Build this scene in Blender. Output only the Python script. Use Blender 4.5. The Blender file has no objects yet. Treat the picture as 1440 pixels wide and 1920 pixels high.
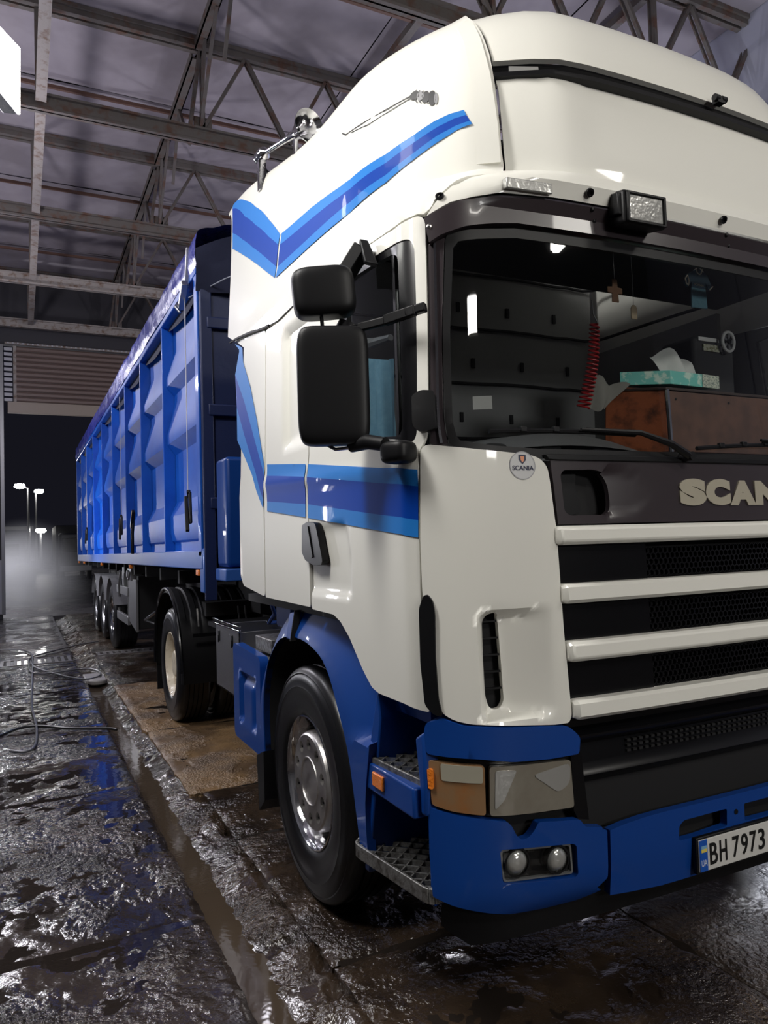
import bpy, bmesh, math, random
from math import pi, sin, cos, radians
from mathutils import Vector, Matrix, noise
from mathutils.geometry import delaunay_2d_cdt
random.seed(7)
C = bpy.context.scene.collection
SC = bpy.context.scene

# ------------------------------------------------------------ camera, world, lights, exposure
cam = bpy.data.objects.new('camera', bpy.data.cameras.new('camera')); C.objects.link(cam)
CAMR = [[0.897997, 0.010296, -0.439882], [-0.438966, -0.04763, -0.897241], [-0.030189, 0.998812, -0.038252]]
M = Matrix(CAMR).to_4x4(); M.translation = Vector((-1.1099, -1.9788, 1.6198))
cam.matrix_world = M
cam.data.sensor_fit = 'HORIZONTAL'; cam.data.sensor_width = 36; cam.data.lens = 1394/1440*36
cam.data.clip_end = 400; cam.data.clip_start = .05
SC.camera = cam
SC.view_settings.view_transform = 'Standard'; SC.view_settings.look = 'None'
SC.view_settings.gamma = 1; SC.view_settings.exposure = 0.35
SC.view_settings.use_curve_mapping = False
w = bpy.data.worlds.new('night_sky'); SC.world = w; w.use_nodes = True
w.node_tree.nodes['Background'].inputs[0].default_value = (.055, .055, .085, 1)
w.node_tree.nodes['Background'].inputs[1].default_value = .10
try:
    SC.cycles.max_bounces = 7; SC.cycles.transparent_max_bounces = 10; SC.cycles.volume_bounces = 0
    SC.cycles.caustics_reflective = False; SC.cycles.caustics_refractive = False
    SC.cycles.sample_clamp_indirect = 6
except Exception: pass

def aim(o, at):
    d = Vector(at)-o.location; o.rotation_euler = d.to_track_quat('-Z', 'Y').to_euler()
def area(name, loc, at, sx, sy, e, col, spread=180):
    l = bpy.data.lights.new(name, 'AREA'); l.shape = 'RECTANGLE'; l.size = sx; l.size_y = sy; l.energy = e; l.color = col
    l.spread = radians(spread)
    o = bpy.data.objects.new(name, l); C.objects.link(o); o.location = loc; aim(o, at); return o
def point(name, loc, e, col, r=.1):
    l = bpy.data.lights.new(name, 'POINT'); l.energy = e; l.color = col; l.shadow_soft_size = r
    o = bpy.data.objects.new(name, l); C.objects.link(o); o.location = loc; return o
COOL = (.93, .93, 1); WARM = (1, .95, .86)
# light of the floodlights of the hall (some have housings further down) and added fills
area('key_lamp_light', (-1.95, .30, 4.75), (.3, .65, 1.6), .4, 1.5, 78, (1, .97, .93))
area('front_lamp_light', (1.3, -5.2, 5.2), (1.2, 0, 1.4), 1.2, .4, 52, WARM)
area('front_lamp_light', (4.4, -4.8, 6.2), (1.6, 0, 2.2), 1.2, .4, 42, WARM)
area('wall_lamp_light', (-1.82, 5.0, 1.85), (.3, 4.4, 1.6), .12, .26, 14, COOL)
area('wall_lamp_light', (-1.82, 12.3, 1.95), (.6, 12.0, 1.0), .12, .26, 60, COOL)
point('left_row_lamp_light', (-1.75, 3.6, 4.6), 95, (.95, .93, 1), .2)
point('left_row_lamp_light', (-1.9, 8.2, 4.9), 185, (.95, .92, 1), .2)
point('left_row_lamp_light', (-2.1, 13.0, 4.9), 130, (.95, .92, 1), .2)
point('right_row_lamp_light', (6.4, 9.5, 5.2), 210, (.94, .91, 1), .25)
point('right_wall_lamp_light', (6.6, 3.6, 4.0), 150, (.86, .90, 1), .2)
area('cab_fill_light', (1.9, -6.3, 2.9), (1.4, 1.0, 2.5), 1.2, .5, 66, (1, .98, .95))  # unseen fill without a fixture, added to brighten the cab interior
point('steam_fill_light', (-2.6, 21.5, 2.4), 420, (.95, .95, 1), .15)  # unseen fill behind the wall return, added to light the steam


# ------------------------------------------------------------ materials
MATS = {}
def mat(name, col, rough=.5, metal=0, coat=0, bump=None, var=None, emit=None, spec=.5, trans=0, sheen=0, rvar=None):
    """bump=(scale, strength, detail)  var=(colour2, scale, lo, hi)  rvar=(rough2, scale, lo, hi)"""
    if name in MATS: return MATS[name]
    m = bpy.data.materials.new(name); m.use_nodes = True; nt = m.node_tree; b = nt.nodes['Principled BSDF']
    b.inputs['Base Color'].default_value = (*col, 1); b.inputs['Roughness'].default_value = rough
    b.inputs['Metallic'].default_value = metal; b.inputs['Coat Weight'].default_value = coat
    b.inputs['Coat Roughness'].default_value = .04; b.inputs['Specular IOR Level'].default_value = spec
    b.inputs['Transmission Weight'].default_value = trans
    tc = nt.nodes.new('ShaderNodeTexCoord').outputs['Object']
    def ns(scale, detail=4, rough_=.6):
        n = nt.nodes.new('ShaderNodeTexNoise'); n.inputs['Scale'].default_value = scale
        n.inputs['Detail'].default_value = detail; n.inputs['Roughness'].default_value = rough_
        nt.links.new(tc, n.inputs['Vector']); return n.outputs['Fac']
    def ramp(f, lo, hi):
        r = nt.nodes.new('ShaderNodeMapRange'); r.inputs[1].default_value = lo; r.inputs[2].default_value = hi
        nt.links.new(f, r.inputs[0]); return r.outputs[0]
    if var:
        mx = nt.nodes.new('ShaderNodeMix'); mx.data_type = 'RGBA'
        nt.links.new(ramp(ns(var[1]), var[2], var[3]), mx.inputs[0])
        mx.inputs[6].default_value = (*col, 1); mx.inputs[7].default_value = (*var[0], 1)
        nt.links.new(mx.outputs[2], b.inputs['Base Color'])
    if rvar:
        r = nt.nodes.new('ShaderNodeMapRange'); r.inputs[1].default_value = rvar[2]; r.inputs[2].default_value = rvar[3]
        r.inputs[3].default_value = rough; r.inputs[4].default_value = rvar[0]
        nt.links.new(ns(rvar[1]), r.inputs[0]); nt.links.new(r.outputs[0], b.inputs['Roughness'])
    if bump:
        bp = nt.nodes.new('ShaderNodeBump'); bp.inputs['Strength'].default_value = bump[1]; bp.inputs['Distance'].default_value = bump[3] if len(bump) > 3 else .01
        nt.links.new(ns(bump[0], bump[2] if len(bump) > 2 else 3), bp.inputs['Height'])
        nt.links.new(bp.outputs[0], b.inputs['Normal'])
        if coat: nt.links.new(bp.outputs[0], b.inputs['Coat Normal'])
    if emit:
        b.inputs['Emission Color'].default_value = (*emit[0], 1); b.inputs['Emission Strength'].default_value = emit[1]
    MATS[name] = m; return m

def floor_mat(name, c1, c2, fine, rough, k=1.0, patch=1.1):
    """wet rough concrete: lumpy relief that comes and goes in patches, colour in stains"""
    m = mat(name, c1, rough, spec=.7); nt = m.node_tree; b = nt.nodes['Principled BSDF']
    tc = nt.nodes.new('ShaderNodeTexCoord').outputs['Object']
    def ns(sc, de, ro=.5, di=0):
        n = nt.nodes.new('ShaderNodeTexNoise'); n.inputs['Scale'].default_value = sc; n.inputs['Detail'].default_value = de
        n.inputs['Roughness'].default_value = ro; n.inputs['Distortion'].default_value = di; nt.links.new(tc, n.inputs['Vector']); return n.outputs['Fac']
    def rg(f, a, b_, c, d):
        r = nt.nodes.new('ShaderNodeMapRange'); r.interpolation_type = 'SMOOTHSTEP'
        for i, v in enumerate((a, b_, c, d)): r.inputs[i+1].default_value = v
        nt.links.new(f, r.inputs[0]); return r.outputs[0]
    def mt(op, a, b_):
        n = nt.nodes.new('ShaderNodeMath'); n.operation = op; nt.links.new(a, n.inputs[0])
        if isinstance(b_, (int, float)): n.inputs[1].default_value = b_
        else: nt.links.new(b_, n.inputs[1])
        return n.outputs[0]
    mask = rg(ns(patch, 5, .65, .4), .44, .60, .06, 1)
    h = mt('ADD', mt('MULTIPLY', ns(fine, 2.5, .5, .3), 1.0), mt('MULTIPLY', ns(fine*3.1, 2, .5), .28))
    bp = nt.nodes.new('ShaderNodeBump'); bp.inputs['Strength'].default_value = 1; bp.inputs['Distance'].default_value = .045*k
    nt.links.new(mt('MULTIPLY', h, mask), bp.inputs['Height']); nt.links.new(bp.outputs[0], b.inputs['Normal'])
    mx = nt.nodes.new('ShaderNodeMix'); mx.data_type = 'RGBA'; nt.links.new(rg(ns(1.7, 5, .6), .42, .6, 0, 1), mx.inputs[0])
    mx.inputs[6].default_value = (*c1, 1); mx.inputs[7].default_value = (*c2, 1); nt.links.new(mx.outputs[2], b.inputs['Base Color'])
    return m

def glass_mat(name, tint, a=.10):
    m = bpy.data.materials.new(name); m.use_nodes = True; nt = m.node_tree; nt.nodes.clear()
    out = nt.nodes.new('ShaderNodeOutputMaterial'); mx = nt.nodes.new('ShaderNodeMixShader')
    tr = nt.nodes.new('ShaderNodeBsdfTransparent'); tr.inputs[0].default_value = (*tint, 1)
    gl = nt.nodes.new('ShaderNodeBsdfGlossy'); gl.inputs['Roughness'].default_value = .02
    lw = nt.nodes.new('ShaderNodeLayerWeight'); lw.inputs[0].default_value = .5
    pw = nt.nodes.new('ShaderNodeMath'); pw.operation = 'POWER'; pw.inputs[1].default_value = 5; nt.links.new(lw.outputs['Facing'], pw.inputs[0])
    fr = nt.nodes.new('ShaderNodeMath'); fr.operation = 'MULTIPLY_ADD'; fr.inputs[1].default_value = .92; fr.inputs[2].default_value = .055; nt.links.new(pw.outputs[0], fr.inputs[0])
    nt.links.new(fr.outputs[0], mx.inputs[0]); nt.links.new(tr.outputs[0], mx.inputs[1]); nt.links.new(gl.outputs[0], mx.inputs[2])
    nt.links.new(mx.outputs[0], out.inputs[0]); MATS[name] = m; return m

WHITE = mat('white_paint', (.83, .82, .755), .50, coat=.45, spec=.35)
BLUE = mat('blue_paint', (.003, .048, .26), .45, coat=.35, spec=.3)
BLACKG = mat('black_gloss', (.0035, .0035, .0045), .26, coat=.08, spec=.35)
BLACKP = mat('black_plastic', (.005, .005, .006), .45, spec=.28)
AUBER = mat('dark_brown_gloss', (.034, .026, .03), .34, coat=.15)
RUBBER = mat('wet_rubber', (.006, .006, .007), .33, bump=(60, .03, 2), spec=.4)
TREAD = mat('tread_rubber', (.010, .010, .011), .55, bump=(90, .3, 3))
DARK = mat('dark_void', (.004, .004, .005), .8)
CHROME = mat('chrome', (.72, .72, .74), .10, metal=1, bump=(120, .04, 2))
STEEL = mat('brushed_steel', (.60, .58, .56), .30, metal=1, bump=(60, .06, 3), rvar=(.5, 9, .4, .7))
ALU = mat('aluminium', (.38, .38, .39), .36, metal=1, bump=(80, .15, 3))
DIRTYALU = mat('weathered_aluminium', (.34, .34, .33), .45, metal=.8, var=((.12, .11, .10), 40, .4, .65), bump=(150, .3, 3))
CREAM = mat('cream_wheel_paint', (.62, .55, .42), .35, coat=.3, var=((.36, .27, .18), 14, .5, .72), bump=(60, .1, 3))
GREY = mat('grey_metal', (.22, .22, .23), .4, metal=.5, bump=(70, .15, 3))
LIGHTBLUE = mat('light_blue_stripe', (.020, .20, .62), .5, coat=.06, spec=.1)
DARKBLUE = mat('dark_blue_stripe', (.002, .052, .38), .5, coat=.06, spec=.08)
TRBLUE = mat('trailer_blue', (.002, .075, .44), .48, coat=.22, var=((.004, .095, .50), 3, .4, .6), bump=(9, .05, 3), spec=.3)
TRBLUE2 = mat('trailer_rail_blue', (.03, .11, .42), .38, coat=.4, bump=(30, .06, 3))
TARP = mat('tarpaulin', (.035, .045, .30), .36, bump=(14, .8, 5), rvar=(.2, 5, .4, .6))
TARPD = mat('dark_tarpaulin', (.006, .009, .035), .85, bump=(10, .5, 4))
LENS = mat('lamp_lens', (.50, .50, .48), .18, coat=.6, metal=.5, bump=(60, .10, 1), spec=.8)
LENSY = mat('aged_lamp_lens', (.26, .235, .19), .2, coat=.6, metal=.3, var=((.32, .30, .25), 6, .4, .7), bump=(25, .15, 1))
AMBER = mat('amber_lens', (.85, .22, .02), .22, coat=.7, bump=(120, .3, 1))
AMBERY = mat('aged_amber_lens', (.26, .15, .075), .25, coat=.6, var=((.30, .12, .035), 6, .5, .7))
GLASS = glass_mat('window_glass', (.86, .88, .88))
GLASSD = glass_mat('side_window_glass', (.66, .70, .72))
RED = mat('red_cord', (.30, .012, .015), .45)
LETTER = mat('champagne_letters', (.50, .46, .36), .38, metal=.3)
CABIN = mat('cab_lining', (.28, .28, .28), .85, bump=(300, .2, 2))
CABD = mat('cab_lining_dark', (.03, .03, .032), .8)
DASH = mat('dashboard', (.11, .112, .115), .6, bump=(250, .2, 2))

# ------------------------------------------------------------ object helpers
def tag(o, label=None, cat=None, group=None, kind=None):
    if label: o['label'] = label
    if cat: o['category'] = cat
    if group: o['group'] = group
    if kind: o['kind'] = kind
    return o
def empty(name, loc=(0, 0, 0), label=None, cat=None, group=None, kind=None):
    o = bpy.data.objects.new(name, None); C.objects.link(o); o.location = loc; o.empty_display_size = .1
    return tag(o, label, cat, group, kind)
PEND = []
def mkobj(name, me, m, parent=None, smooth=True, bev=0, seg=2, ang=35):
    o = bpy.data.objects.new(name, me); C.objects.link(o)
    if m is not None and not me.materials: me.materials.append(m)
    if smooth:
        me.polygons.foreach_set('use_smooth', [True]*len(me.polygons))
        me.set_sharp_from_angle(angle=radians(ang))
    if bev:
        b = o.modifiers.new('bevel', 'BEVEL'); b.width = bev; b.segments = seg; b.limit_method = 'ANGLE'; b.angle_limit = radians(40)
        b.harden_normals = False
        me.polygons.foreach_set('use_smooth', [True]*len(me.polygons))
    if parent is not None:
        o.parent = parent
        off = Vector((0, 0, 0)); p = parent
        while p is not None:
            off += p.location; p = p.parent
        if off.length > 0 and not me.get('shifted'):
            me.transform(Matrix.Translation(-off))
    return o
def obj(name, vs, fs, m, parent=None, **k):
    me = bpy.data.meshes.new(name); me.from_pydata([tuple(v) for v in vs], [], fs); me.validate(); me.update()
    return mkobj(name, me, m, parent, **k)
class MB:
    """collects shapes (world coordinates) for ONE mesh"""
    def __init__(s): s.v = []; s.f = []
    def add(s, vs, fs):
        n = len(s.v); s.v += [tuple(v) for v in vs]; s.f += [tuple(i+n for i in f) for f in fs]; return s
    def box(s, a, b):
        x0, y0, z0 = a; x1, y1, z1 = b
        return s.add([(x0,y0,z0),(x1,y0,z0),(x1,y1,z0),(x0,y1,z0),(x0,y0,z1),(x1,y0,z1),(x1,y1,z1),(x0,y1,z1)],
              [(3,2,1,0),(4,5,6,7),(0,1,5,4),(1,2,6,5),(2,3,7,6),(3,0,4,7)])
    def bar(s, p, q, w, h, up=(0, 0, 1)):
        p = Vector(p); q = Vector(q); d = (q-p).normalized(); u = Vector(up)
        if abs(d.dot(u)) > .98: u = Vector((1, 0, 0))
        a = d.cross(u).normalized()*w/2; b = a.cross(d).normalized()*h/2
        return s.add([p-a-b, p+a-b, p+a+b, p-a+b, q-a-b, q+a-b, q+a+b, q-a+b],
              [(3,2,1,0),(4,5,6,7),(0,1,5,4),(1,2,6,5),(2,3,7,6),(3,0,4,7)])
    def prism(s, poly, d):
        """poly: 3d points in order, d: extrusion vector"""
        n = len(poly); d = Vector(d); P = [Vector(p) for p in poly]
        nn = Vector((0,0,0))
        for i in range(n): nn += P[i].cross(P[(i+1) % n])
        if nn.dot(d) > 0: P = P[::-1]
        vs = P+[p+d for p in P]
        return s.add(vs, [tuple(range(n)), tuple(range(2*n-1, n-1, -1))]+[((i+1) % n, i, i+n, (i+1) % n+n) for i in range(n)])
    def tube(s, pts, r, n=8, cap=True):
        P = [Vector(p) for p in pts]; m = len(P); rr = r if isinstance(r, (list, tuple)) else [r]*m
        vs = []; fs = []; up = None
        for i in range(m):
            t = (P[min(i+1, m-1)]-P[max(i-1, 0)]).normalized()
            if up is None: up = t.orthogonal().normalized()
            up = (up-t*up.dot(t)).normalized(); b = t.cross(up)
            for k in range(n):
                a = 2*pi*k/n; vs.append(P[i]+(up*cos(a)+b*sin(a))*rr[i])
        for i in range(m-1):
            for k in range(n):
                fs.append((i*n+k, i*n+(k+1) % n, (i+1)*n+(k+1) % n, (i+1)*n+k))
        if cap: fs += [tuple(range(n-1, -1, -1)), tuple(range((m-1)*n, m*n))]
        return s.add(vs, fs)
    def lathe(s, prof, c, axis='x', n=48, a0=0, a1=2*pi):
        """prof: (along, r)"""
        full = abs(a1-a0-2*pi) < 1e-6; k = n if full else n+1; vs = []; fs = []
        for (t, r) in prof:
            for i in range(k):
                a = a0+(a1-a0)*i/n
                p = {'x': (t, r*cos(a), r*sin(a)), 'y': (r*cos(a), t, r*sin(a)), 'z': (r*cos(a), r*sin(a), t)}[axis]
                vs.append((p[0]+c[0], p[1]+c[1], p[2]+c[2]))
        for j in range(len(prof)-1):
            for i in range(n):
                i2 = (i+1) % k if full else i+1
                fs.append((j*k+i, j*k+i2, (j+1)*k+i2, (j+1)*k+i))
        return s.add(vs, fs)
    def done(s, name, m, parent=None, **k):
        o = obj(name, s.v, s.f, m, parent, **k)
        return o
def recalc(o):
    bm = bmesh.new(); bm.from_mesh(o.data); bmesh.ops.recalc_face_normals(bm, faces=bm.faces); bm.to_mesh(o.data); bm.free(); return o
def rbox(name, a, b, m, parent, bev=.01, seg=3):
    return MB().box(a, b).done(name, m, parent, bev=bev, seg=seg)
def inpoly(x, y, P):
    c = False; j = len(P)-1
    for i in range(len(P)):
        xi, yi = P[i]; xj, yj = P[j]
        if (yi > y) != (yj > y) and x < (xj-xi)*(y-yi)/(yj-yi)+xi: c = not c
        j = i
    return c
def densify(P, st):
    out = []
    for i in range(len(P)):
        a = P[i]; b = P[(i+1) % len(P)]; L = math.hypot(b[0]-a[0], b[1]-a[1]); n = max(1, int(math.ceil(L/st)))
        for k in range(n): out.append((a[0]+(b[0]-a[0])*k/n, a[1]+(b[1]-a[1])*k/n))
    return out
def rnd(P, r, n=4):
    """round the corners of a 2d polygon"""
    out = []; N = len(P)
    for i in range(N):
        p0, p, p1 = Vector(P[i-1]), Vector(P[i]), Vector(P[(i+1) % N])
        a = p0-p; b = p1-p; rr = min(r, a.length*.45, b.length*.45)
        A = p+a.normalized()*rr; B = p+b.normalized()*rr
        for k in range(n+1):
            t = k/n; q = A*(1-t)**2+p*2*t*(1-t)+B*t*t; out.append((q.x, q.y))
    return out
def circ(cx, cy, r, n=20): return [(cx+r*cos(2*pi*i/n), cy+r*sin(2*pi*i/n)) for i in range(n)]
def tri2d(poly, holes=(), step=.06):
    loops = [densify(poly, step)]+[densify(h, step) for h in holes]
    vs = []; es = []
    for l in loops:
        n = len(vs); vs += l; es += [(n+i, n+(i+1) % len(l)) for i in range(len(l))]
    xs = [p[0] for p in poly]; ys = [p[1] for p in poly]
    x = math.floor(min(xs)/step)*step
    while x < max(xs):
        y = math.floor(min(ys)/step)*step
        while y < max(ys):
            if inpoly(x, y, poly) and not any(inpoly(x, y, h) for h in holes): vs.append((x+.0001, y+.0001))
            y += step
        x += step
    r = delaunay_2d_cdt([Vector(v) for v in vs], es, [], 0, 1e-6)
    V = [(v.x, v.y) for v in r[0]]; F = []
    for f in r[2]:
        cx = sum(V[i][0] for i in f)/len(f); cy = sum(V[i][1] for i in f)/len(f)
        if inpoly(cx, cy, loops[0]) and not any(inpoly(cx, cy, h) for h in loops[1:]):
            a = V[f[0]]; b = V[f[1]]; c_ = V[f[2]]
            ar = (b[0]-a[0])*(c_[1]-a[1])-(b[1]-a[1])*(c_[0]-a[0])
            if abs(ar) > 1e-9: F.append(tuple(f) if ar > 0 else tuple(f[::-1]))
    used = sorted({i for f in F for i in f}); mp = {o: n for n, o in enumerate(used)}
    return [V[i] for i in used], [tuple(mp[i] for i in f) for f in F]
def shell(name, poly, mapf, m, parent, holes=(), off=0, th=.012, step=.06, bev=0, disp=None, ang=35):
    """triangulated sheet in a 2d chart, mapped by mapf(a, b, height) and given thickness"""
    V, F = tri2d(poly, holes, step)
    n = len(V)
    top = [mapf(a, b, off+(disp(a, b) if disp else 0)) for a, b in V]
    vs = list(top); fs = list(F)
    if th:
        vs += [mapf(a, b, off-th+(disp(a, b) if disp else 0)) for a, b in V]; fs += [tuple(i+n for i in f[::-1]) for f in F]
        ec = {}
        for f in F:
            for i in range(3):
                e = (f[i], f[(i+1) % 3]); ec[e] = 1
        for (a, b) in list(ec):
            if (b, a) not in ec: fs.append((b, a, a+n, b+n))
    o = obj(name, vs, fs, m, parent, bev=bev, seg=2, ang=ang)
    recalc(o) if th else None
    return o
def swept(name, s0, prof, mapf, m, parent, step=.05, bev=0, end=0):
    """bar of constant section right across the front; prof: (v, height) round the section; end: bevel length of the end"""
    vm = sum(p[0] for p in prof)/len(prof); c = s_mid(vm); s1 = 2*c-s0; n = int((s0-s1)/step)
    st_ = [s0, s0-end] if end else [s0]; st_ += [s0-end-(s0-s1-2*end)*i/n for i in range(1, n)]; st_ += [s1+end, s1] if end else [s1]
    vs = []; fs = []; k = len(prof)
    for j, s in enumerate(st_):
        q = .5 if end and j in (0, len(st_)-1) else 1
        for v, h in prof: vs.append(mapf(s, vm+(v-vm)*(1 if q == 1 else .8), h*q))
    for j in range(len(st_)-1):
        for i in range(k): fs.append((j*k+i, j*k+(i+1) % k, (j+1)*k+(i+1) % k, (j+1)*k+i))
    fs += [tuple(range(k)), tuple(range(len(vs)-1, len(vs)-k-1, -1))]
    return recalc(obj(name, vs, fs, m, parent, bev=bev, ang=30))

# ------------------------------------------------------------ the outer surface of the cab
XC = 1.34; CL = .45; ZS = 2.92
def it(x, pts):
    if x <= pts[0][0]: return pts[0][1]
    for i in range(len(pts)-1):
        if x <= pts[i+1][0]:
            a, b = pts[i], pts[i+1]; return a[1]+(b[1]-a[1])*(x-a[0])/(b[0]-a[0])
    return pts[-1][1]
def sx_(v): return it(v, [(.3,-.01),(1.0,0),(1.3,0),(1.9,0),(2.92,.07)])
def rx_(v): return it(v, [(.3,.26),(.95,.28),(1.9,.26),(2.0,.20),(2.76,.20),(2.84,.42),(2.92,.70)])
def s_mid(v): return -CL-(XC-sx_(v)-rx_(v))
def cabp(s, v):
    c = s_mid(v); mir = s < c
    if mir: s = 2*c-s
    u = s if s >= 0 else (s/CL if s >= -CL else -1-(-CL-s))
    ph = 0; ext = 0
    if v > ZS: ph = min(v-ZS, 1)*pi/2; ext = max(0, v-ZS-1)
    xs = sx_(v); rx = rx_(v)
    ry = it(v, [(.3,.18),(.95,.18),(1.9,.16),(2.0,.14),(2.76,.16),(2.84,.42),(2.92,.62)])
    y0 = it(v, [(.3,.07),(.5,.05),(.9,.05),(1.9,.06),(2.0,.07),(2.76,.15),(2.84,.09),(2.92,.12)])
    bow = it(v, [(.3,.06),(1.9,.07),(2.8,.10)])
    if ph > 0: y0 += .45*(1-cos(ph))
    if u > 0: x = xs; y = y0+ry+u
    elif u >= -1:
        th = -u*pi/2; x = xs+rx*(1-cos(th)); y = y0+ry*(1-sin(th))
    else: x = xs+rx+(-u-1); y = y0
    if x < .6: x += .05*max(0, 1-max(0, y-.05)/.9)**2
    q = abs((x-XC)/(XC-xs)); y -= bow*(1-min(1, q)**2.2)
    z = v
    if ph > 0:
        im = lambda y, P: sum(it(y+d, P) for d in (-.2, -.1, 0, .1, .2))/5
        ins = im(y, [(.2,.40),(.6,.47),(.9,.37),(1.2,.29),(1.45,.25),(2.25,.03)])
        rz = im(y, [(-.2,.90),(.3,.90),(.8,.86),(1.2,.80),(1.5,.78),(2.25,.80)])
        z = ZS+rz*sin(ph); k = ins*(1-cos(ph)); x = XC+(x-XC)*(1-k/(XC-.07))
        if ext > 0: x = min(XC, x+ext); z += .05*min(1, ext)
    if mir: x = 2*XC-x
    return Vector((x, y, z))
def cabf(s, v, h=0):
    p = cabp(s, v)
    if h == 0: return p
    e = .012
    n = (cabp(s-e, v)-cabp(s+e, v)).cross(cabp(s, v+e)-cabp(s, v-e))
    if n.length < 1e-9: return p
    n.normalize()
    if n.dot(p-Vector((XC, 1.2, min(p.z, 2.4)))) < 0: n = -n
    return p+n*h
def cabR(s, v, h=0):      # the far (driver) side, mirrored
    p = cabf(s, v, h); return Vector((2*XC-p.x, p.y, p.z))
def full(P):
    """left half of an outline -> outline across the whole front"""
    n = len(P); keep = [p[0] > s_mid(p[1])+.01 for p in P]
    st = next(i for i in range(n) if keep[i] and not keep[i-1])
    L = []
    for k in range(n):
        if keep[(st+k) % n]: L.append(P[(st+k) % n])
    return L+[(2*s_mid(v)-s, v) for s, v in L[::-1]]
def fullx(L):             # open left outline given from centre-bottom round to centre-top (or reverse)
    return L+[(2*s_mid(v)-s, v) for s, v in L[::-1]]

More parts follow.
